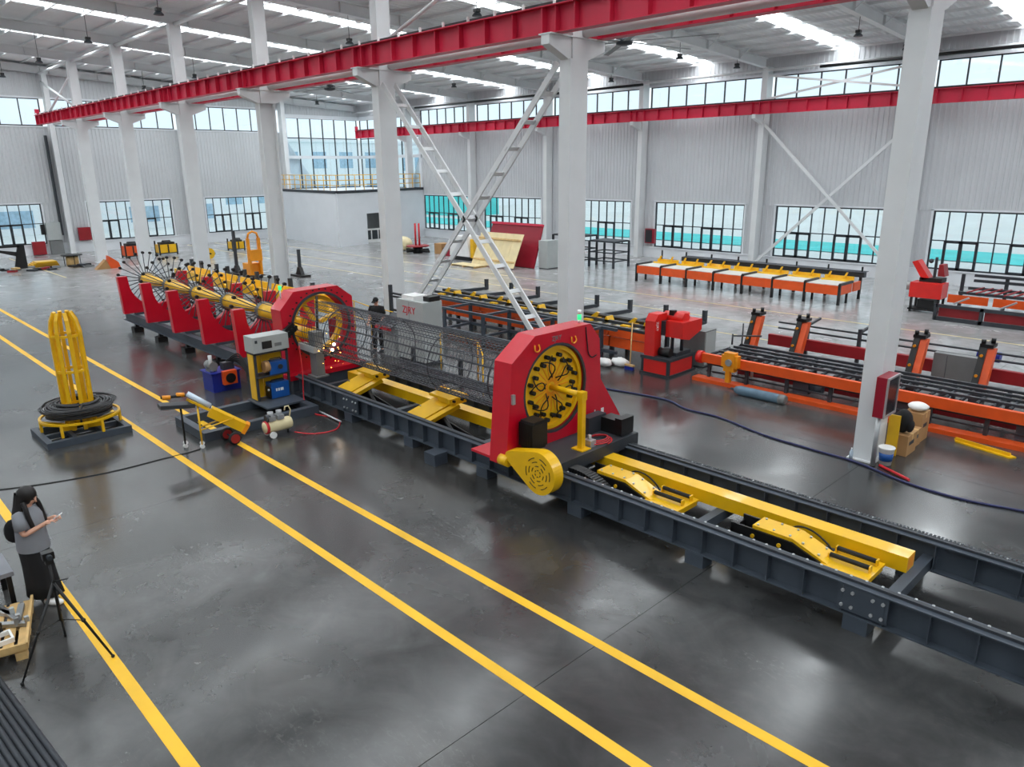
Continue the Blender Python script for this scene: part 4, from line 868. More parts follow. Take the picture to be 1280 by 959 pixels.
for i in range(8):
    x = -22.6+1.46*i; part(t, 'leg', MB().box(x-.05, x+.05, 17.7, 17.82, 0, .9).box(x-.05, x+.05, 18.5, 18.62, 0, .9), 'slate')
    a = part(t, 'arm', MB().bar((x+.06, 18.5, .92), (x+.06, 20.5, .84), .1, .12), 'slate'); part(a, 'arm_stop', MB().box(x, x+.12, 20.44, 20.56, .8, 1.22), 'slate')
    if i == 7: continue
    part(t, 'guide', MB().prism([(x+.3, .98), (x+.55, .98), (x+.7, 1.2), (x+.62, 1.22)], 'y', 18.0, 18.08).box(x+.3, x+.6, 17.75, 18.35, .95, 1.0), 'yellow')
    part(t, 'guide', MB().prism([(x+1.0, .98), (x+1.2, .98), (x+1.12, 1.15), (x+1.08, 1.15)], 'y', 17.9, 18.2), 'yellow')
for y, z, m_ in ((17.6, .95, 'slate'), (17.95, 1.02, 'slate'), (18.35, 1.04, 'black'), (18.75, .98, 'slate')): part(t, 'long_rail', MB().box(-22.7, -12.3, y-.05, y+.05, z-.06, z+.03), m_)
for x in [-22.4+.365*i for i in range(28)]: part(t, 'roller', MB().cyl((x, 17.66, .93), (x, 18.3, .93), .04, 8), 'bright_steel')
part(t, 'bed_sheet', MB().box(-22.6, -12.4, 17.7, 18.6, .86, .885), 'cream'); part(t, 'side_sheet', MB().box(-22.6, -12.4, 18.8, 20.3, .78, .8), 'mid_grey')
# ---- red saw
t = thing('cutting_machine', 'bright red cutting machine at the end of the orange conveyor', 'saw', (-11.5, 17.4, 0)); x0, x1, y0, y1 = -12., -11.08, 16.75, 18.
b = MB()
for x in (x0, x1-.08):
    for y in (y0, y1-.08): b.box(x, x+.08, y, y+.08, 0, .5)
b.box(x0-.02, x1+.02, y0-.02, y1+.02, .44, .52).box(x0-.03, x1+.03, y0-.03, y1+.03, 0, .06); part(t, 'base_frame', b, 'slate')
part(t, 'base_panel', MB().box(x0+.08, x1-.08, y0+.01, y0+.04, .06, .44), 'saw_red'); part(t, 'base_panel', MB().box(x1-.04, x1-.01, y0+.08, y1-.08, .06, .44), 'saw_red'); part(t, 'base_panel', MB().box(x0+.01, x0+.04, y0+.08, y1-.08, .06, .44), 'saw_red')
c = part(t, 'column', MB().prism([(16.8, .52), (16.8, 1.5), (16.95, 1.68), (17.35, 1.68), (17.35, 1.3), (17.12, 1.2), (17.12, .52)], 'x', -11.95, -11.62), 'saw_red'); text(c, 'ZJRY', .13, (-11.62+.006, 16.87, 1.35), (PI/2, PI/2, PI/2), 'white')
hd = part(t, 'head', MB().prism([(17.15, 1.05), (17.15, 1.5), (18.1, 1.5), (18.1, 1.18), (17.5, .98)], 'x', -11.5, -10.95), 'saw_red'); part(hd, 'head_face', MB().box(-11.62, -11.5, 17.1, 17.35, 1.08, 1.48), 'slate')
part(hd, 'belt_cover', MB().cyl((-11.75, 17.5, 1.55), (-11.1, 17.5, 1.55), .16, 16).cyl((-11.4, 17.8, 1.5), (-11.4, 17.8, 1.66), .2, 16), 'saw_red'); part(hd, 'hopper', MB().box(-11.55, -11.4, 17.35, 17.5, 1.62, 1.76), 'black')
part(t, 'clamp', MB().box(-11.5, -11.15, 17.2, 17.9, .52, .62).cyl((-11.4, 17.35, .62), (-11.4, 17.35, 1.06), .05, 10).cyl((-11.25, 17.6, .62), (-11.25, 17.6, 1.06), .05, 10), 'slate'); part(t, 'motor', MB().cyl((-11.55, 17.0, .65), (-11.2, 17.0, .65), .12, 14), 'black')
t = thing('electric_cabinet', 'plain grey electric cabinet right behind the red cutting machine', 'cabinet', (-11.3, 18.6, 0)); part(t, 'body', MB().box(-11.7, -10.95, 18.3, 18.9, .05, 1.08), 'mid_grey'); part(t, 'door', MB().box(-10.95, -10.93, 18.34, 18.86, .1, 1.04), 'cabinet_grey'); part(t, 'plinth', MB().box(-11.68, -10.97, 18.32, 18.88, 0, .05), 'slate')
t = thing('broom', 'wooden broom with blue bristles leaning on the conveyor', 'broom', (-12.4, 16.8, 0)); part(t, 'handle', MB().cyl((-12.42, 16.8, .13), (-12.9, 17.5, 1.2), .018, 8), 'wood'); h = part(t, 'head', MB().ob((-12.42, 16.79, .12), (.3, .1, .05)), 'wood'); part(h, 'bristles', MB().ob((-12.42, 16.78, .05), (.28, .1, .1)), 'blue')
for i, (x, y, s) in enumerate(((-13.2, 16.6, .22), (-12.9, 16.95, .26))):
    m = MB(); m.ball((x, y, .1), (s*1.2, s*.8, .14), 12, 7); m.v = [(a+random.uniform(-.03, .03), b_+random.uniform(-.03, .03), max(0, c_+random.uniform(-.02, .02))) for a, b_, c_ in m.v]
    solo('plastic_bag', m, 'white', ['small crumpled white plastic bag on the floor near the broom', 'larger crumpled white plastic bag beside the broom'][i], 'bag')
# ---- orange line
t = thing('bar_line', 'long low orange bar processing line with leaning dark towers', 'machine', (-5, 18.5, 0)); X0, X1 = -10.35, 3.
part(t, 'front_rail', MB().box(X0, X1, 17.2, 17.32, .52, .76), 'orange'); part(t, 'floor_rail', MB().box(X0-.2, X1, 17.1, 17.42, 0, .1), 'orange'); part(t, 'rear_floor_rail', MB().box(X0, X1, 18.9, 19.1, 0, .1), 'orange')
part(t, 'belly_panel', MB().box(X0+.6, X1, 18.1, 18.14, .12, .5), 'dark_red')
for i in range(12):
    x = X0+.15+1.1*i; part(t, 'leg', MB().box(x-.04, x+.04, 17.34, 17.42, .1, .7).box(x-.04, x+.04, 18.95, 19.03, .1, .7).box(x-.03, x+.03, 17.42, 18.95, .56, .64), 'slate')
for y, z in ((17.5, .22), (17.5, .42), (17.9, .3)): part(t, 'long_tube', MB().cyl((X0, y, z), (X1, y, z), .03, 6), 'slate')
for i in range(5): part(t, 'gas_spring', MB().cyl((-9.0+2.1*i, 17.46, .3), (-9.0+2.1*i, 17.46, .52), .04, 8), 'silver'); 
for i in range(4): part(t, 'gear_motor', MB().box(-7.9+2.4*i, -7.5+2.4*i, 17.5, 17.8, .12, .42).cyl((-7.5+2.4*i, 17.65, .28), (-7.2+2.4*i, 17.65, .28), .11, 12), 'steel_grey')
for i in range(44): x = X0+.2+.3*i; part(t, 'roller', MB().cyl((x, 17.36, .74), (x, 18.3, .74), .04, 6), 'slate')
for y in (17.6, 18.0, 18.35, 18.7): part(t, 'top_rail', MB().box(X0+.3, X1, y-.04, y+.04, .76, .82), 'slate')
part(t, 'rear_beam', MB().box(-10., X1, 20.2, 20.35, .55, .86), 'dark_red'); part(t, 'pale_ledge', MB().box(-7., X1, 19.9, 20.15, .3, .38), 'table_white')
for z in (1.0, 1.17): part(t, 'rear_rail', MB().cyl((-9.9, 20.6, z), (X1, 20.6, z), .03, 6), 'slate')
for i in range(9): x = -9.0+1.45*i; part(t, 'rear_post', MB().box(x-.04, x+.04, 20.5, 20.6, 0, 1.3).bar((x, 20.55, 1.2), (x+.05, 21.2, 1.32), .06, .06), 'slate')
for x in (-10.1, -8.75, -5.75, -4.3, -1.2):
    w = part(t, 'tower', MB().prism([(19.25, .62), (19.5, .62), (19.85, 1.5), (19.62, 1.5)], 'x', x-.16, x-.02), 'black'); part(w, 'tower_side', MB().prism([(19.28, .55), (19.5, .55), (19.84, 1.45), (19.64, 1.45)], 'x', x-.02, x+.14), 'orange')
    part(w, 'tower_head', MB().box(x-.18, x+.1, 19.6, 19.95, 1.48, 1.56).cyl((x-.12, 19.65, 1.56), (x-.12, 19.65, 1.66), .05, 8).cyl((x+.03, 19.85, 1.56), (x+.03, 19.85, 1.68), .05, 8), 'black')
    for z in (.85, 1.3): part(w, 'sensor', MB().cyl((x-.09, 19.25+.4*(z-.62), z), (x-.09, 19.2+.4*(z-.62), z), .035, 8), 'amber')
    part(w, 'tower_foot', MB().box(x-.14, x+.12, 19.2, 19.55, 0, .6), 'slate')
g = part(t, 'amber_gearbox', MB().box(-9.66, -9.2, 17.02, 17.19, .56, .88).box(-9.58, -9.28, 17.0, 17.19, .45, .95).box(-9.52, -9.4, 17.02, 17.14, .15, .5), 'amber'); part(g, 'gear_hub', MB().cyl((-9.42, 16.95, .7), (-9.42, 17.0, .7), .09, 12), 'silver')
part(t, 'red_cap', MB().cyl((X0-.14, 17.26, .64), (X0, 17.26, .64), .17, 14), 'saw_red'); part(t, 'end_rail', MB().cyl((-10.2, 18.5, 1.05), (-9.6, 19.0, 1.05), .025, 6).cyl((-10.2, 18.5, .8), (-10.2, 18.5, 1.1), .025, 6).cyl((-10.0, 18.68, .8), (-10.0, 18.68, 1.4), .02, 6), 'slate')
t = thing('grey_cabinet', 'dull grey two-door cabinet standing on the ledge of the orange line', 'cabinet', (-5.0, 20.03, .38)); part(t, 'body', MB().box(-5.5, -4.52, 19.92, 20.14, .38, 1.12), 'mid_grey'); part(t, 'door_gap', MB().box(-5.2, -5.19, 19.91, 19.92, .42, 1.08), 'slate')
t = thing('dark_blue_motor', 'dark blue motor on a post behind the orange line', 'motor', (-4.2, 20.95, 0)); part(t, 'post', MB().box(-4.6, -4.5, 20.9, 21.0, 0, .9), 'slate'); part(t, 'motor', MB().cyl((-4.8, 20.95, 1.0), (-4.3, 20.95, 1.0), .13, 12), 'blue')
# ---- floor items near the hydrant column
t = thing('gas_cylinder', 'weathered blue gas cylinder lying on the floor before the orange line', 'gas cylinder', (-8.4, 16.7, 0)); part(t, 'bottle', MB().lathe([(.03, -.72), (.08, -.68), (.12, -.55), (.12, .6), (.11, .64), (.08, .66)], (-8.35, 16.72, .12), 'x', 18), 'cyl_blue'); part(t, 'valve', MB().cyl((-9.16, 16.72, .12), (-9.05, 16.72, .12), .035, 8), 'slate'); part(t, 'foot_ring', MB().lathe([(.122, .5), (.125, .62), (.1, .67)], (-8.35, 16.72, .12), 'x', 18), 'mid_grey')
t = thing('yellow_plate', 'loose yellow steel plate lying on the floor', 'plate', (-3.4, 16.8, 0)); part(t, 'plate', MB().prism([(-4.05, 16.95), (-3.98, 16.78), (-2.95, 16.5), (-2.85, 16.62), (-3.0, 16.72)], 'z', 0, .03), 'yellow'); part(t, 'fold', MB().bar((-4.0, 16.86, .05), (-2.95, 16.6, .05), .03, .08), 'yellow')
t = thing('hydrant_cabinet', 'maroon hydrant cabinet with glass door on the column by the boxes', 'hydrant cabinet', (-4.7, 14.43, 1.02)); part(t, 'body', MB().box(-4.79, -4.6, 14.13, 14.72, 1.02, 1.8), 'maroon'); d = part(t, 'door_frame', MB(), 'silver') if False else part(t, 'door_frame', MB().box(-4.6, -4.57, 14.13, 14.17, 1.02, 1.8).box(-4.6, -4.57, 14.68, 14.72, 1.02, 1.8).box(-4.6, -4.57, 14.17, 14.68, 1.02, 1.06).box(-4.6, -4.57, 14.17, 14.68, 1.76, 1.8), 'silver'); part(d, 'door_glass', MB().box(-4.595, -4.585, 14.17, 14.68, 1.06, 1.76), 'screen'); part(t, 'feed_pipe', MB().cyl((-4.72, 14.3, 0), (-4.72, 14.3, 1.02), .045, 10), 'silver')
t = thing('white_bucket', 'white printed plastic bucket at the foot of the column', 'bucket', (-4.58, 14.55, 0)); part(t, 'pail', MB().lathe([(.11, 0), (.14, .32), (.15, .33), (.15, .35)], (-4.58, 14.55, 0), 'z', 18), 'white'); part(t, 'print_band', MB().lathe([(.119, .08), (.1335, .24)], (-4.58, 14.55, 0), 'z', 18), 'welder_blue')
solo('yellow_board', MB().box(-4.79, -4.58, 15.10, 15.13, 0, .84), 'yellow', 'yellow board leaning upright between bucket and cardboard boxes', 'board')
def carton(x0, x1, y0, y1, z0, z1, label):
    t = thing('cardboard_box', label, 'box', ((x0+x1)/2, (y0+y1)/2, z0)); part(t, 'body', MB().box(x0, x1, y0, y1, z0, z1), 'cardboard'); part(t, 'tape', MB().box(x0-.002, x1+.002, (y0+y1)/2-.03, (y0+y1)/2+.03, z1-.12, z1+.003), 'wood')
    part(t, 'print', MB().box(x1, x1+.003, y0+.1, y1-.15, (z0+z1)/2, (z0+z1)/2+.08), 'slate')
carton(-4.78, -4.42, 15.2, 15.72, 0, .42, 'cardboard box under the black backpack'); carton(-4.82, -4.48, 15.76, 16.18, 0, .36, 'smaller cardboard box behind the one with the backpack'); carton(-4.86, -4.5, 16.22, 16.68, 0, .62, 'taller cardboard box carrying a white bag')
m = MB().ball((-4.62, 15.42, .66), (.17, .2, .24), 14, 9); o = solo('backpack', m, 'cloth_black', 'black backpack sitting on a cardboard box', 'backpack'); part(o, 'pocket', MB().ball((-4.48, 15.42, .58), (.07, .14, .13), 10, 6), 'cloth_black')
m = MB().ball((-4.68, 16.45, .71), (.2, .2, .09), 14, 7); m.v = [(a+random.uniform(-.015, .015), b_, c_) for a, b_, c_ in m.v]; solo('white_bag', m, 'white', 'white bag on top of the taller cardboard box', 'bag')
t = thing('water_bottle', 'clear plastic water bottle on the floor beside the column', 'bottle', (-5.15, 14.35, 0)); part(t, 'bottle', MB().lathe([(.035, 0), (.036, .15), (.015, .2), (.013, .22)], (-5.15, 14.33, 0), 'z', 12), 'plastic_clear'); part(t, 'cap', MB().cyl((-5.15, 14.33, .22), (-5.15, 14.33, .24), .015, 8), 'white')
# ================================================================= FAR MACHINES AND STORAGE
t = thing('sorting_table', 'long orange bar sorting table with yellow troughs near the back wall', 'table', (-17.5, 32, 0)); st = 1.462; x0 = -22.6
for i in range(7):
    a, b = x0+st*i, x0+st*(i+1); part(t, 'orange_panel', MB().box(a+.04, b-.04, 30.8, 30.86, .42, .8), 'orange'); part(t, 'tray_sheet', MB().box(a+.05, b-.05, 30.9, 32.1, .80, .82), 'table_white')
    part(t, 'trough', MB().prism([(32.1, .78), (32.15, .72), (32.5, .72), (32.55, 1.0), (32.5, 1.0), (32.45, .8), (32.2, .8), (32.14, .9)], 'x', a+.1, b-.1), 'yellow')
    for d in (.25, .95): part(t, 'trough_arm', MB().prism([(a+d, .9), (a+d+.1, .9), (a+d+.2, 1.18), (a+d+.14, 1.18)], 'y', 32.3, 32.38), 'yellow')
for i in range(8):
    a = x0+st*i; part(t, 'leg', MB().box(a-.05, a+.05, 30.8, 30.9, 0, .86).box(a-.05, a+.05, 32.9, 33., 0, 1.05).box(a-.04, a+.04, 31.6, 31.68, 0, .75), 'black'); part(t, 'side_arm', MB().box(a-.05, a+.05, 30.85, 32.1, .8, .9), 'slate'); part(t, 'stop_pin', MB().box(a-.03, a+.03, 33.0, 33.06, 1.05, 1.38), 'black')
part(t, 'rear_rail', MB().box(x0+1.3, -12.2, 32.85, 33.1, .95, 1.15), 'slate'); part(t, 'end_panel', MB().box(-12.38, -12.32, 30.9, 32.0, .42, .8), 'orange'); part(t, 'end_panel', MB().box(-12.38, -12.32, 32.2, 33.0, .42, .8), 'orange')
for i in range(9): part(t, 'stock_rod', MB().cyl((x0+1.4, 32.75+.07*i, 1.17), (-12.2, 32.75+.07*i, 1.17), .016, 5), 'rebar')
t = thing('band_saw', 'red mitre saw with tilted head on black legs near the back wall', 'saw', (-9.3, 31.9, 0)); part(t, 'bin', MB().box(-9.9, -8.75, 31.45, 32.2, .58, 1.16), 'saw_red')
part(t, 'stand', MB().box(-9.85, -9.77, 31.5, 31.58, 0, .58).box(-8.88, -8.8, 31.5, 31.58, 0, .58).box(-9.85, -9.77, 32.1, 32.18, 0, .58).box(-8.88, -8.8, 32.1, 32.18, 0, .58).box(-9.9, -8.75, 31.5, 32.2, .08, .14).box(-9.6, -9.0, 31.6, 32.1, .14, .5), 'black')
part(t, 'head', MB().prism([(-10.05, 1.9), (-9.85, 1.98), (-9.35, 1.3), (-9.6, 1.22)], 'y', 31.8, 32.3), 'saw_red'); part(t, 'head', MB().prism([(-9.1, 1.85), (-8.95, 1.85), (-8.85, 1.4), (-9.1, 1.4)], 'y', 31.9, 32.4), 'dark_red'); part(t, 'vice', MB().box(-9.7, -8.9, 31.8, 32.4, 1.16, 1.32), 'black'); part(t, 'mast', MB().box(-9.32, -9.24, 32.1, 32.2, 1.3, 2.1).ball((-9.45, 32.1, 1.95), .09), 'slate')
part(t, 'motor', MB().cyl((-10.35, 31.8, .95), (-9.95, 31.8, .95), .16, 12), 'cabinet_grey')
t = thing('bar_bench', 'low dark bench of red-brown rods next to the red mitre saw', 'bench', (-5, 31.8, 0)); a0, a1 = -8.55, 2
part(t, 'front_frame', MB().box(a0, a1, 30.3, 30.42, .48, .6).box(a0, a1, 30.3, 30.42, 0, .14), 'slate')
for i in range(8):
    x = a0+1.5*i; part(t, 'leg', MB().box(x-.06, x+.06, 30.3, 30.42, 0, .6).box(x-.06, x+.06, 33.2, 33.3, 0, 1.4), 'slate')
    if i < 7: part(t, 'front_panel', MB().box(x+.08, x+1.42, 30.44, 30.48, .14, .48), 'dark_red'); part(t, 'rear_panel', MB().box(x+.08, x+1.42, 31.3, 31.34, .55, .85), 'orange'); part(t, 'diagonal', MB().bar((x+.5, 30.6, .62), (x+.9, 30.9, .85), .06, .05), 'silver')
for y, z in ((33.2, 1.4), (33.2, 1.2), (32.6, .98), (31.4, .95)): part(t, 'long_rail', MB().box(a0+.4, a1, y-.06, y+.06, z-.06, z+.04), 'slate')
for i in range(30): x = a0+.7+.3*i; part(t, 'rod', MB().cyl((x, 31.3, .98), (x+.2, 32.7, 1.02), .03, 6), 'dark_red')
# crates and sheets
t = thing('ply_sheet', 'pale plywood crate side leaning against the red panel', 'panel', (-32, 29.6, 0)); R_ = Matrix.Rotation(-.45, 3, 'X')
for i in range(5): part(t, 'plank', MB().ob(Vector((-33.5+.72*i, 30.05, 1.0)), (.70, .04, 2.05), R_), 'ply')
for z in (.4, 1.6): part(t, 'batten', MB().ob(Vector((-32.06, 30.0-.03+.45*(z-1.0), z)), (3.5, .04, .1), R_), 'wood')
t = thing('machine_cover', 'big glossy red machine cover leaning behind the plywood', 'panel', (-31.5, 30.6, 0)); part(t, 'sheet', MB().ob(Vector((-31.9, 31.2, 1.2)), (4.2, .1, 2.5), Matrix.Rotation(-.32, 3, 'X')), 'maroon'); part(t, 'rim', MB().ob(Vector((-31.9, 31.55, 2.38)), (4.24, .16, .14), Matrix.Rotation(-.32, 3, 'X')), 'crane_red')
t = thing('wood_pallet', 'flat wooden pallet lying in front of the plywood crate side', 'pallet', (-33.6, 29, 0))
for i in range(5): part(t, 'board', MB().box(-34.6, -32.4, 28.6+.2*i, 28.75+.2*i, .09, .115), 'ply')
for x in (-34.55, -33.5, -32.5): part(t, 'bearer', MB().box(x-.05, x+.05, 28.6, 29.55, 0, .09), 'wood')
t = thing('side_cabinet', 'grey metal cabinet beside the red machine cover', 'cabinet', (-29.6, 31.4, 0)); part(t, 'body', MB().box(-29.7, -29.0, 31.1, 32.0, .05, 1.6), 'cabinet_grey'); part(t, 'base', MB().box(-29.68, -29.02, 31.12, 31.98, 0, .05), 'slate')
def open_rack(x0, x1, y0, y1, h, lab, yel):
    t = thing('open_rack', lab, 'rack', ((x0+x1)/2, (y0+y1)/2, 0))
    for x in (x0, x1):
        for y in (y0, y1): part(t, 'leg', MB().box(x-.05, x+.05, y-.05, y+.05, 0, h), 'slate')
    for z in (.35, h*.55, h-.06): part(t, 'shelf_frame', frame_rect(MB(), x0, x1, y0, y1, z, z+.06, .07), 'slate')
    for i in range(4):
        if yel: part(t, 'yellow_part', MB().prism([(x0+.2+.35*i, h*.6), (x0+.45+.35*i, h*.6), (x0+.5+.35*i, h*.6+.5), (x0+.3+.35*i, h*.6+.4)], 'y', y0+.2, y1-.2), 'yellow')
    part(t, 'top_sheet', MB().box(x0, x1, y0, y1, h, h+.03), 'slate')
open_rack(-30.6, -28.3, 33.3, 34.6, 1.75, 'dark open rack filled with yellow machine parts', True); open_rack(-28.2, -26.4, 33.8, 35.2, 1.5, 'empty dark open rack next to the filled one', False)
t = thing('wrapped_machine', 'white wrapped machine behind the laced brace', 'machine', (-36.2, 31.2, 0)); part(t, 'cover', MB().prism([(-37.2, .25), (-37.1, 1.3), (-36.8, 1.5), (-35.5, 1.5), (-35.3, .25)], 'y', 30.7, 31.8), 'white'); part(t, 'skid', MB().box(-37.2, -35.3, 30.75, 31.75, 0, .25), 'black'); part(t, 'yellow_side', MB().box(-35.3, -35.0, 30.8, 31.7, .2, 1.35), 'yellow')
t = thing('red_coil_post', 'red coil post on a low dark cross base by the corner room', 'coil stand', (-41.6, 31.5, 0)); part(t, 'base', MB().box(-42.8, -40.4, 31.4, 31.6, .1, .25).box(-41.7, -41.5, 30.6, 32.4, .1, .25).cyl((-41.6, 31.5, 0), (-41.6, 31.5, .45), .35, 14), 'black'); part(t, 'plate', MB().cyl((-41.6, 31.5, .45), (-41.6, 31.5, .52), .8, 18), 'dark_red')
for a in range(4): part(t, 'post', MB().cyl((-41.6+.18*math.cos(a*PI/2), 31.5+.18*math.sin(a*PI/2), .5), (-41.6+.18*math.cos(a*PI/2), 31.5+.18*math.sin(a*PI/2), 2.0), .045, 8), 'hose_red')
carton(-40.4, -39.6, 32., 32.8, 0, .7, 'cardboard box next to the red coil post'); m = MB().ball((-43.6, 31.8, .5), (.8, .5, .5), 14, 8); solo('cloth_bundle', m, 'cream', 'cream bundle on the floor before the corner room doorway', 'bundle')
t = thing('small_pump', 'dark small pump unit with yellow cap near the cardboard box', 'pump', (-38.8, 32.2, 0)); part(t, 'base', MB().box(-39.4, -38.2, 31.9, 32.5, 0, .3), 'black'); part(t, 'motor', MB().cyl((-39.2, 32.2, .5), (-38.5, 32.2, .5), .22, 12), 'slate'); part(t, 'cap', MB().box(-38.6, -38.2, 32.0, 32.4, .7, .95), 'yellow'); part(t, 'foot', MB().box(-39., -38.3, 31.6, 31.9, 0, .4), 'maroon')
def hydrant(x, y, z, ax, lab):
    t = thing('fire_cabinet', lab, 'fire cabinet', (x, y, z))
    if ax == 'back': part(t, 'body', MB().box(x-.35, x+.35, y-.22, y, z, z+.9), 'maroon'); part(t, 'door', MB().box(x-.3, x+.2, y-.23, y-.22, z+.06, z+.84), 'screen')
    else: part(t, 'body', MB().box(x, x+.22, y-.4, y+.4, z, z+.9), 'maroon'); part(t, 'door', MB().box(x+.22, x+.23, y-.34, y+.34, z+.06, z+.84), 'dark_red')
hydrant(cx(3)+.75, 39.85, .9, 'back', 'maroon fire cabinet on the back wall beside a column'); hydrant(XE+.1, 16.0, .85, 'end', 'maroon fire cabinet hanging on the end wall'); hydrant(XE+.1, 13.0, .05, 'end', 'low maroon fire cabinet standing under the grey switch box')
t = thing('switch_box', 'pale grey green switch box on the end wall', 'switch box', (XE+.1, 14.0, .1)); part(t, 'upper_box', MB().box(XE+.1, XE+.4, 13.6, 14.5, 1.0, 2.2), 'cabinet_grey'); part(t, 'lower_box', MB().box(XE+.1, XE+.35, 13.7, 14.5, 0, .95), 'mid_grey'); part(t, 'meter', MB().box(XE+.1, XE+.3, 13.3, 13.55, 1.4, 2.1), 'black')
# far units along the end wall
def unit(x, y, w, d, h, m_, lab):
    t = thing('box_unit', lab, 'power unit', (x, y, 0)); part(t, 'body', MB().box(x-d/2, x+d/2, y-w/2, y+w/2, .15, h*.75), m_); part(t, 'frame', MB().box(x-d/2-.03, x-d/2+.05, y-w/2-.03, y-w/2+.05, 0, h).box(x+d/2-.05, x+d/2+.03, y-w/2-.03, y-w/2+.05, 0, h*.8).box(x+d/2-.05, x+d/2+.03, y+w/2-.05, y+w/2+.03, 0, h*.8).box(x+d/2, x+d/2+.03, y-.04, y+.04, .15, h*.75).box(x-d/2, x+d/2+.02, y-w/2, y+w/2, .1, .16), 'black')
    part(t, 'engine', MB().box(x-d/2+.1, x+d/2-.1, y-w/2+.15, y+w/2-.1, h*.75, h*.9).cyl((x, y-.2, h*.85), (x, y+.3, h*.85), .18, 10), 'black')
unit(-54.1, 16.95, 1.0, .8, 1.05, 'orange', 'orange box unit with black engine near the end wall'); unit(-54.3, 19.3, 1.2, .8, .95, 'yellow', 'wide yellow box unit with black frame near the end wall'); unit(-53.1, 23.8, .9, .8, .85, 'yellow', 'small square yellow box unit standing alone by the end wall')
t = thing('cable_drum', 'small yellow cable drum behind an inner column', 'drum', (-49.5, 20.2, 0)); part(t, 'drum', MB().cyl((-49.8, 20.2, .35), (-49.2, 20.2, .35), .35, 16), 'yellow'); part(t, 'shaft', MB().cyl((-50.0, 20.2, .35), (-49.0, 20.2, .35), .05, 8), 'black')
t = thing('pallet_stacker', 'orange pallet stacker with tall mast near the dark column', 'stacker', (-38.6, 18.2, 0))
def spart(t_, nm_, mb_, mt_): mb_.v = [(v[0]-1.0, v[1]-.7, v[2]) for v in mb_.v]; return part(t_, nm_, mb_, mt_)
for y in (18.65, 19.25): spart(t, 'mast', MB().box(-37.7, -37.5, y-.06, y+.06, .15, 2.1), 'amber'); spart(t, 'fork', MB().box(-37.5, -36.4, y-.08, y+.08, .1, .16), 'black')
spart(t, 'mast_top', MB().tube([(-37.6, 18.65, 2.1), (-37.6, 18.72, 2.35), (-37.6, 18.95, 2.45), (-37.6, 19.18, 2.35), (-37.6, 19.25, 2.1)], .06, 8), 'amber'); spart(t, 'carriage', MB().box(-37.5, -37.4, 18.6, 19.3, .9, 1.5), 'amber'); spart(t, 'battery_box', MB().box(-38.4, -37.7, 18.6, 19.3, .12, .75), 'amber'); spart(t, 'wheel', MB().cyl((-38.2, 18.55, .1), (-38.2, 19.35, .1), .1, 12), 'black')
for i, (x, y, h) in enumerate(((-40.6, 18.1, 2.4), (-37.2, 20.1, 1.45))):
    t = thing('floor_post', ['tall dark post on a flat foot left of the stacker', 'short dark post with cable beside the dark column'][i], 'post', (x, y, 0)); part(t, 'post', MB().box(x-.07, x+.07, y-.07, y+.07, .1, h), 'slate'); part(t, 'foot', MB().box(x-.6, x+.6, y-.3, y+.3, 0, .1).prism([(x-.3, .1), (x+.3, .1), (x+.1, .5), (x-.1, .5)], 'y', y-.1, y+.1), 'black')
t = thing('terminal_box', 'pale terminal box on the floor beside the dark column', 'terminal', (-28.2, 14.0, 0)); part(t, 'body', MB().box(-28.5, -28.1, 13.7, 14.1, .6, 1.5), 'cabinet_grey'); part(t, 'leg', MB().box(-28.34, -28.26, 13.86, 13.94, 0, .6), 'slate')
# scrap along the end wall
t = thing('black_arch', 'black cut steel arch plate standing on edge by the end wall', 'plate', (-53, 9.5, 0)); part(t, 'plate', MB().prism([(10.6, 0), (10.6, 1.4), (10.25, 1.42), (10.15, 1.0), (9.9, 0)], 'x', -53.1, -53.0).prism([(10.35, 1.42), (10.35, 1.28), (7.5, 1.3), (7.5, 1.42)], 'x', -53.1, -53.0).prism([(10.2, 1.0), (10.1, .75), (9.2, 1.05), (7.6, 1.2), (7.6, 1.28), (9.2, 1.18)], 'x', -53.1, -53.0), 'black'); part(t, 'strut', MB().box(-53.08, -53.02, 9.2, 9.3, 1.0, 1.4), 'black')
def scrap(n, x, y, s, cols, lab):
    t = thing('scrap_heap', lab, 'scrap heap', (x, y, 0))
    for i in range(n):
        p = Vector((x+random.uniform(-s, s)*.6, y+random.uniform(-s, s), .06+.07*random.random()*(i % 4))); part(t, 'piece', MB().ob(p, (random.uniform(.2, .6), random.uniform(.2, .6), .1), Matrix.Rotation(random.uniform(0, 3), 3, 'Z')), cols[i % len(cols)])
scrap(9, -51.8, 9.2, .9, ['dark_red', 'slate', 'black', 'wood'], 'scrap heap of red and black offcuts below the black arch'); scrap(8, -51.2, 11.0, .8, ['slate', 'rubber', 'dark_red', 'mid_grey'], 'flat heap of dark hoses and offcuts by the end wall'); scrap(7, -51.0, 13.0, .6, ['slate', 'mid_grey', 'black'], 'small heap of grey metal scrap by the end wall'); scrap(6, -52.2, 21.6, .7, ['mid_grey', 'slate'], 'low heap of grey metal scrap between the yellow units')
t = thing('yellow_parts', 'stack of flat yellow steel parts by the end wall', 'steel parts', (-53.5, 11.2, 0))
for i in range(5): part(t, 'yellow_part', MB().box(-54.0+.1*i, -53.0+.1*i, 10.6+.1*i, 12.3-.05*i, .07*i, .07*i+.06), 'yellow')
t = thing('round_table', 'small round dark table with cloth near the low fire cabinet', 'table', (-52.4, 12.9, 0)); part(t, 'top', MB().cyl((-52.4, 12.9, .62), (-52.4, 12.9, .67), .6, 18), 'black')
for a in range(4): part(t, 'leg', MB().cyl((-52.4+.45*math.cos(a*PI/2), 12.9+.45*math.sin(a*PI/2), 0), (-52.4+.45*math.cos(a*PI/2), 12.9+.45*math.sin(a*PI/2), .62), .025, 6), 'black')
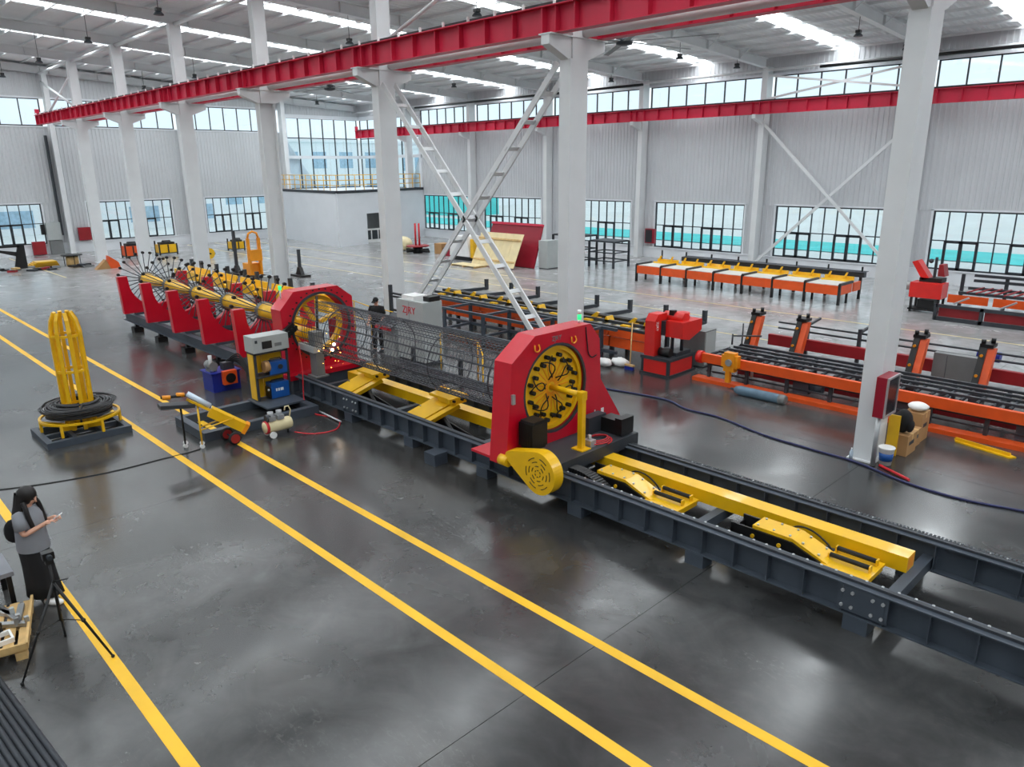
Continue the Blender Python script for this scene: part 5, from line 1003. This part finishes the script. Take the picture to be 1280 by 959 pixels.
part(t, 'drum', MB().cyl((-52.4, 12.9, 0), (-52.4, 12.9, .55), .35, 14), 'wood')
t = thing('carton_heap', 'collapsed cardboard with an orange bag beside the inner column', 'cardboard', (-49.0, 13.9, 0)); part(t, 'flap', MB().prism([(13.2, 0), (13.8, .55), (14.0, 0)], 'x', -49.3, -48.8), 'cardboard'); part(t, 'flap', MB().prism([(13.9, 0), (14.0, .75), (14.5, .35), (14.6, 0)], 'x', -49.4, -48.9), 'orange')
# ================================================================= CORNER WITH TRIPOD AND PALLET
u_, v_ = Vector((-.965, .262, 0)), Vector((-.262, -.965, 0)); O_ = Vector((-9.56, 1.16, 0)); RP = Matrix((-u_, -v_, Vector((0, 0, 1)))).transposed()
def pp(a, b, z): return O_+u_*a+v_*b+Vector((0, 0, z))
t = thing('pallet', 'wooden pallet loaded with loose machine parts beside the tripod', 'pallet', pp(.6, .5, 0))
for i in range(7): part(t, 'board', MB().ob(pp(.6, .05+.15*i, .135), (1.2, .11, .022), RP), 'wood')
for a in (.06, .6, 1.14):
    part(t, 'stringer', MB().ob(pp(a, .5, .11), (.1, 1.0, .025), RP), 'wood')
    for b in (.07, .5, .93): part(t, 'block', MB().ob(pp(a, b, .05), (.13, .12, .1), RP), 'wood')
for b in (.0, 1.0): part(t, 'side_rail', MB().ob(pp(.6, b, .17), (1.2, .03, .08), RP), 'wood')
part(t, 'side_rail', MB().ob(pp(0.0, .5, .17), (.03, 1.0, .08), RP), 'wood')
ZT = .147
solo('steel_block', MB().ob(pp(.45, .45, ZT+.09), (.3, .24, .18), Matrix.Rotation(.5, 3, 'Z')), 'black', 'black steel block on the pallet', 'machine part')
solo('orange_part', MB().ob(pp(.75, .62, ZT+.07), (.3, .2, .14), Matrix.Rotation(.2, 3, 'Z')).cyl(pp(.75, .62, ZT+.14), pp(.75, .62, ZT+.2), .07, 10), 'orange', 'orange machine part on the pallet', 'machine part')
for i, (a, b) in enumerate(((.32, .62), (.22, .78))): c = pp(a, b, ZT+.012); solo('steel_ring', MB().tube([(c.x+.07*math.cos(j*PI/8), c.y+.07*math.sin(j*PI/8), c.z) for j in range(16)], .012, 6, True), 'bright_steel', ['shiny steel ring beside the black block on the pallet', 'shiny steel ring near the white glove on the pallet'][i], 'ring')
m = MB(); c = pp(.12, .5, ZT+.03); m.ball(c, (.07, .06, .03), 10, 6)
for j in range(4): m.tube([c+Vector((.03, -.05+.03*j, 0)), c+Vector((.11, -.06+.035*j, .0))], .013, 6)
solo('work_glove', m, 'white', 'white work glove on the pallet edge', 'glove')
for i, (a, b, ln, an, mt) in enumerate(((.9, .25, .6, .2, 'bright_steel'), (.8, .12, .5, -.3, 'mid_grey'), (.6, .2, .4, .9, 'bright_steel'), (1.0, .35, .45, .5, 'cabinet_grey'))):
    c = pp(a, b, ZT+.03); d = Vector((math.cos(an), math.sin(an), 0))*ln/2; solo('metal_bracket', MB().bar(c-d, c+d, .07, .05).bar(c+d, c+d+Vector((0, 0, .1)), .05, .05), mt, 'loose metal bracket in the pile on the pallet', 'bracket', 'metal brackets on the pallet')
solo('window_shaped_part', frame_rect(MB(), *(lambda c: (c.x-.12, c.x+.12, c.y-.09, c.y+.09, c.z, c.z+.06))(pp(.3, .25, ZT)), .025), 'white', 'white rectangular frame part on the pallet corner', 'machine part')
t = thing('camera_tripod', 'black tripod with a small camera standing over the yellow line', 'tripod', (-9.25, 1.5, 0)); tc_ = Vector((-9.25, 1.5, 0))
for fx, fy in ((-9.04, .98), (-9.72, 1.59), (-8.85, 1.88)):
    l = part(t, 'leg', MB().cyl((fx, fy, .02), tc_+Vector((0, 0, 1.0)), .012, 8, .02), 'black'); part(l, 'foot', MB().ball((fx, fy, .02), .022, 8, 5), 'rubber'); mid = Vector((fx, fy, .02))*.5+(tc_+Vector((0, 0, 1.0)))*.5; part(l, 'clip', MB().ball(mid, .026, 8, 5), 'black')
    part(t, 'spreader', MB().cyl(mid, Vector((tc_.x, tc_.y, .52)), .006, 5), 'black')
part(t, 'centre_column', MB().cyl(tc_+Vector((0, 0, .5)), tc_+Vector((0, 0, 1.28)), .016, 8), 'black'); part(t, 'head', MB().box(-9.29, -9.21, 1.46, 1.54, 1.26, 1.32), 'black'); part(t, 'pan_handle', MB().cyl((-9.25, 1.5, 1.02), (-9.08, 1.62, 1.08), .01, 6), 'black')
cm = thing('small_camera', 'small black camera mounted on the tripod', 'camera', (-9.25, 1.5, 1.32)); part(cm, 'body', MB().box(-9.30, -9.20, 1.44, 1.56, 1.32, 1.41), 'black'); part(cm, 'lens', MB().cyl((-9.2, 1.5, 1.365), (-9.14, 1.5, 1.365), .03, 10), 'frame_dark')
t = thing('stool', 'black stool with grey seat behind the woman', 'stool', (-11.25, 1.0, 0)); part(t, 'seat', MB().prism([(-11.62, .72), (-11.62, 1.36), (-10.93, 1.36), (-10.93, .72)], 'z', .46, .52), 'tee_grey')
for x in (-11.56, -10.99):
    for y in (.78, 1.3): part(t, 'leg', MB().box(x-.03, x+.03, y-.03, y+.03, 0, .46), 'black')
dr = Vector((.997, .079, 0))
for i in range(7):
    p = Vector((-9.35, .80-.062*i, .035)); m = MB().cyl(p, p+dr*5.5, .03, 10); solo('steel_pipe', m, 'slate', 'long dark steel pipe lying on the floor beside the pallet', 'pipe', 'dark pipes on the floor')
# ================================================================= PEOPLE
def skin_mesh(name, verts, edges, radii, mat, root=0, sub=2):
    me = bpy.data.meshes.new(name); me.from_pydata([tuple(v) for v in verts], edges, []); o = bpy.data.objects.new(name, me); C.objects.link(o)
    md = o.modifiers.new('s', 'SKIN'); md.use_smooth_shade = True
    for i, sv in enumerate(me.skin_vertices[0].data): sv.radius = radii[i] if isinstance(radii[i], tuple) else (radii[i], radii[i]); sv.use_root = (i == root)
    s2 = o.modifiers.new('d', 'SUBSURF'); s2.levels = sub; s2.render_levels = sub
    bpy.context.view_layer.update(); r = bpy.data.meshes.new_from_object(o.evaluated_get(bpy.context.evaluated_depsgraph_get())); bpy.data.objects.remove(o)
    for p in r.polygons: p.use_smooth = True
    r.materials.clear(); r.materials.append(MATS[mat]); return r
def joinm(me, mb, mat):     # add builder geometry to a mesh
    bm = bmesh.new(); bm.from_mesh(me); t2 = mb.mesh('tmp', mat); bm.from_mesh(t2); bm.to_mesh(me); bm.free()
    for p in me.polygons: p.use_smooth = True
    return me
def head_mb(c, fwd):
    """head about 0.22 tall with face; c = centre"""
    m = MB(); F_ = fwd.normalized(); L_ = Vector((0, 0, 1)).cross(F_).normalized(); U_ = F_.cross(L_); B = Matrix((F_, L_, U_)).transposed()
    m.ball((0, 0, 0), (.095, .075, .115), 16, 12); m.v = [tuple(c+B @ Vector((v[0]*(1-.12*max(0, -v[2])/.115), v[1]*(1-.3*max(0, -v[2])/.115), v[2]))) for v in m.v]
    def W_(x, y, z): return c+B @ Vector((x, y, z))
    m.bar(W_(.085, 0, .02), W_(.108, 0, -.022), .022, .02)
    for s in (-1, 1): m.ball(W_(-.005, s*.075, -.005), (.022, .014, .03), 8, 6)
    return m, W_, B
def person(name, label, loc, ang, P, group=None):
    t = thing(name, label, 'person', loc); cz = Matrix.Rotation(ang, 3, 'Z'); Lc = Vector(loc)
    return t, (lambda v: cz @ Vector(v))
def build_person(t, tf, J, R_, head_dir, shirt_c, shirt_rings):
    names = list(J); idx = {n: i for i, n in enumerate(names)}; vs = [tf(J[n]) for n in names]
    E_ = [('pelvis', 'spine'), ('spine', 'chest'), ('chest', 'neck'), ('neck', 'headb'), ('headb', 'headm')]
    for s in 'lr': E_ += [('chest', 'sh'+s), ('sh'+s, 'el'+s), ('el'+s, 'wr'+s), ('wr'+s, 'ha'+s), ('pelvis', 'hip'+s), ('hip'+s, 'kn'+s), ('kn'+s, 'an'+s), ('an'+s, 'to'+s)]
    me = skin_mesh('body', vs, [(idx[a], idx[b]) for a, b in E_], [R_[n] for n in names], 'skin', idx['pelvis'])
    hm, W_, B = head_mb(tf(J['headm']), tf(head_dir)); joinm(me, hm, 'skin')
    fm = MB()
    for s, sg in (('l', 1), ('r', -1)):
        w, h = tf(J['wr'+s]), tf(J['ha'+s]); d = (h-w).normalized(); sd = d.cross(Vector((0, 0, 1))).normalized(); u = sd.cross(d)
        for k, ln in enumerate((.075, .085, .08, .062)):
            o_ = h-d*.01+sd*(-.027+.018*k); fm.tube([o_, o_+d*ln*.5-u*.004, o_+d*ln*.8-u*.022, o_+d*ln*.95-u*.045], [.0085, .008, .0075, .006], 6)
        o_ = w+d*.03-sd*sg*.02; fm.tube([o_, o_+d*.03-sd*sg*.03, o_+d*.06-sd*sg*.03-u*.01], [.01, .009, .007], 6)
    joinm(me, fm, 'skin'); link('body', me, t)
    fc = MB()
    for s in (-1, 1): fc.ball(W_(.084, s*.03, .02), (.008, .011, .006), 8, 5)
    fc.bar(W_(.088, -.022, -.055), W_(.088, .022, -.055), .008, .006)
    for s in (-1, 1): fc.bar(W_(.09, s*.016, .04), W_(.082, s*.046, .042), .008, .006)
    link('face_features', fc.mesh('face_features', 'hair'), t)
    q = 'lr'; slv = MB()
    for s in q:
        a, e = tf(J['sh'+s]), tf(J['el'+s]); ctr = tf(J['chest'])+Vector((0, 0, .06)); slv.tube([a+(ctr-a)*.45, a, a+(e-a)*.35, a+(e-a)*.72], [.07, .078, .078, .082], 12)
    n = 24; vs = [tf((o_+a*math.cos(2*PI*j/n)*(1+.03*math.sin(5*2*PI*j/n)), b_*math.sin(2*PI*j/n), z)) for z, a, b_, o_ in shirt_rings for j in range(n)]; m_ = len(shirt_rings)
    slv.add(vs, [(i*n+j, i*n+(j+1) % n, (i+1)*n+(j+1) % n, (i+1)*n+j) for i in range(m_-1) for j in range(n)], True)
    link('shirt', slv.mesh('shirt', shirt_c), t); return W_, B
    return W_, B
wl_ = (-10.85, 1.62, 0)
t, tf = person('person', 'woman in grey T-shirt and long black skirt holding a phone', wl_, math.radians(44), None)
J = dict(pelvis=(0, 0, .90), spine=(.01, 0, 1.06), chest=(.02, 0, 1.26), neck=(.03, 0, 1.38), headb=(.05, 0, 1.45), headm=(.075, 0, 1.53),
         shl=(.01, .165, 1.33), ell=(.06, .21, 1.08), wrl=(.27, .11, 1.19), hal=(.34, .07, 1.22), shr=(.01, -.165, 1.33), elr=(.06, -.21, 1.08), wrr=(.27, -.10, 1.19), har=(.34, -.055, 1.22),
         hipl=(0, .09, .86), knl=(-.02, .09, .47), anl=(-.06, .09, .08), tol=(.07, .10, .035), hipr=(0, -.09, .86), knr=(.08, -.09, .47), anr=(.12, -.09, .08), tor=(.26, -.10, .035))
R_ = dict(pelvis=(.13, .11), spine=(.115, .10), chest=(.125, .10), neck=.05, headb=.05, headm=.06)
for s in 'lr': R_.update({'sh'+s: .055, 'el'+s: .04, 'wr'+s: .028, 'ha'+s: (.034, .018), 'hip'+s: .085, 'kn'+s: .058, 'an'+s: .04, 'to'+s: .03})
W_, B = build_person(t, tf, J, R_, (1, 0, -.45), 'tee_grey', [(.80, .195, .185, .01), (.88, .195, .19, .01), (1.0, .18, .185, .01), (1.15, .17, .185, .015), (1.27, .155, .19, .015), (1.34, .12, .175, .015), (1.385, .085, .12, .02), (1.405, .065, .075, .025)])
sk = MB(); rings = [(.93, .145, .13, 0), (.82, .18, .17, .0), (.55, .19, .17, .02), (.3, .21, .17, .03), (.12, .235, .175, .04)]; n = 24
vs = [tf((o_+a*math.cos(2*PI*j/n)*(1+.05*math.sin(6*2*PI*j/n)*(1 if z < .8 else .3)), b_*math.sin(2*PI*j/n)*(1+.05*math.sin(7*2*PI*j/n)*(1 if z < .8 else .3)), z)) for z, a, b_, o_ in rings for j in range(n)]
sk.add(vs, [(i*n+j, i*n+(j+1) % n, (i+1)*n+(j+1) % n, (i+1)*n+j) for i in range(4) for j in range(n)], True); sk.f.append(list(range(n))); sk.f.append(list(range(4*n, 5*n)))
link('skirt', sk.mesh('skirt', 'cloth_black'), t)
for s in 'lr':
    a, b_ = Vector(J['an'+s]), Vector(J['to'+s]); sh = MB(); mid = (a+b_)/2; sh.ball((0, 0, 0), (.14, .052, .055), 12, 8); sh.v = [tuple(tf(Vector((v[0]+mid.x+.01, v[1]+mid.y, max(.0, v[2]+.045))))) for v in sh.v]; link('shoe', sh.mesh('shoe', 'white'), t)
hr = MB(); hr.ball((0, 0, 0), (.122, .105, .132), 18, 12); hr.v = [tuple(W_(v[0]-.034, v[1], v[2]+.022)) for v in hr.v]
hz_ = [(1.60, .115, .108, .03), (1.52, .125, .115, .015), (1.44, .125, .128, .0), (1.36, .125, .15, -.015), (1.27, .13, .165, -.03), (1.17, .125, .155, -.05), (1.08, .10, .13, -.07), (1.02, .07, .10, -.085)]; n = 29; vs = []
for q_, sc_ in ((0, 1.0), (1, .78)):
    for z, a_, b_, o_ in hz_:
        for j in range(n):
            th_ = math.radians(58+244*j/(n-1)); w_ = 1+.03*math.sin(j*2.3+z*20); vs.append(tf((o_+a_*sc_*w_*math.cos(th_), b_*sc_*w_*math.sin(th_), z+.012*math.sin(j*1.7))))
m_ = len(hz_); fs = []
for q_ in (0, 1):
    fs += [(q_*m_*n+i*n+j, q_*m_*n+i*n+j+1, q_*m_*n+(i+1)*n+j+1, q_*m_*n+(i+1)*n+j) for i in range(m_-1) for j in range(n-1)]
e_ = m_*n; fs += [(i*n, (i+1)*n, e_+(i+1)*n, e_+i*n) for i in range(m_-1)]+[(i*n+n-1, e_+i*n+n-1, e_+(i+1)*n+n-1, (i+1)*n+n-1) for i in range(m_-1)]+[((m_-1)*n+j, (m_-1)*n+j+1, e_+(m_-1)*n+j+1, e_+(m_-1)*n+j) for j in range(n-1)]
hr.add(vs, fs, True)
for sg in (-1, 1): hr.hose([tf((.06, sg*.10, 1.50)), tf((.10, sg*.125, 1.40)), tf((.12, sg*.13, 1.28)), tf((.15, sg*.12, 1.14))], .03, 8, 4)
link('hair', hr.mesh('hair', 'hair'), t)
ph = thing('phone', 'white phone held by the woman', 'phone', Vector(wl_)+tf((.40, 0, 1.22))); ph_w = WL[ph.name]
pc = tf((.40, .0, 1.25)); Fd = tf((1, 0, 0)); m = MB().ob((0, 0, 0), (.15, .075, .01), Matrix((tf((.8, 0, .6)), tf((0, 1, 0)), tf((-.6, 0, .8)))).transposed()); m.v = [tuple(Vector(v)+pc+Vector(wl_)) for v in m.v]; part(ph, 'case', m, 'white')
m2 = MB().ob((0, 0, 0), (.135, .065, .003), Matrix((tf((.8, 0, .6)), tf((0, 1, 0)), tf((-.6, 0, .8)))).transposed()); m2.v = [tuple(Vector(v)+pc+Vector(wl_)+tf((-.6, 0, .8))*.006) for v in m2.v]; part(ph, 'screen', m2, 'plastic_clear')
m = MB().ball(Vector(wl_)+tf((-.255, .04, 1.02)), (.06, .11, .17), 12, 8); bp = solo('shoulder_bag', m, 'cloth_black', 'black bag hanging behind the woman', 'bag'); part(bp, 'strap', MB().tube([Vector(wl_)+tf(p) for p in ((-.2, .06, 1.15), (-.14, .14, 1.34), (.0, .17, 1.405), (.1, .15, 1.3))], .014, 6), 'cloth_black')
ml = (-19.5, 13.05, 0)
t, tf = person('person', 'man in black T-shirt and cap working behind the wire cage', ml, math.radians(-62), None)
J = dict(pelvis=(0, 0, .95), spine=(.0, 0, 1.12), chest=(.0, 0, 1.36), neck=(.01, 0, 1.48), headb=(.02, 0, 1.54), headm=(.035, 0, 1.62),
         shl=(0, .19, 1.42), ell=(.02, .25, 1.14), wrl=(.2, .22, .98), hal=(.27, .2, .95), shr=(0, -.19, 1.42), elr=(.02, -.25, 1.14), wrr=(.2, -.2, .98), har=(.27, -.18, .95),
         hipl=(0, .1, .92), knl=(.02, .11, .5), anl=(0, .12, .09), tol=(.14, .13, .04), hipr=(0, -.1, .92), knr=(.02, -.11, .5), anr=(0, -.12, .09), tor=(.14, -.13, .04))
R_ = dict(pelvis=(.14, .115), spine=(.125, .105), chest=(.15, .11), neck=.055, headb=.055, headm=.065)
for s in 'lr': R_.update({'sh'+s: .062, 'el'+s: .045, 'wr'+s: .032, 'ha'+s: (.04, .02), 'hip'+s: .09, 'kn'+s: .065, 'an'+s: .045, 'to'+s: .035})
W_, B = build_person(t, tf, J, R_, (1, 0, -.3), 'cloth_black', [(.88, .17, .185, 0), (1.0, .165, .18, 0), (1.15, .155, .185, 0), (1.32, .155, .21, 0), (1.42, .13, .2, 0), (1.47, .09, .13, .0), (1.495, .07, .08, .01)])
V2 = [tf(J['pelvis'])+Vector((0, 0, .03))]; Ed = []; Rr = [(.155, .13)]
for s in 'lr': n0 = len(V2); V2 += [tf(J['hip'+s]), tf(J['kn'+s]), tf(J['an'+s])]; Ed += [(0, n0), (n0, n0+1), (n0+1, n0+2)]; Rr += [.105, .085, .075]
link('trousers', skin_mesh('trousers', V2, Ed, Rr, 'cloth_black', 0), t)
for s in 'lr':
    a, b_ = Vector(J['an'+s]), Vector(J['to'+s]); sh = MB(); mid = (a+b_)/2; sh.ball((0, 0, 0), (.15, .055, .06), 12, 8); sh.v = [tuple(tf(Vector((v[0]+mid.x, v[1]+mid.y, max(.0, v[2]+.045))))) for v in sh.v]; link('shoe', sh.mesh('shoe', 'slate'), t)
hr = MB(); hr.ball((0, 0, 0), (.108, .088, .09), 14, 8); hr.v = [tuple(W_(v[0]-.012, v[1], v[2]+.045)) for v in hr.v]; hr.bar(W_(.08, 0, .05), W_(.17, 0, .035), .13, .014); link('cap', hr.mesh('cap', 'cloth_black'), t)
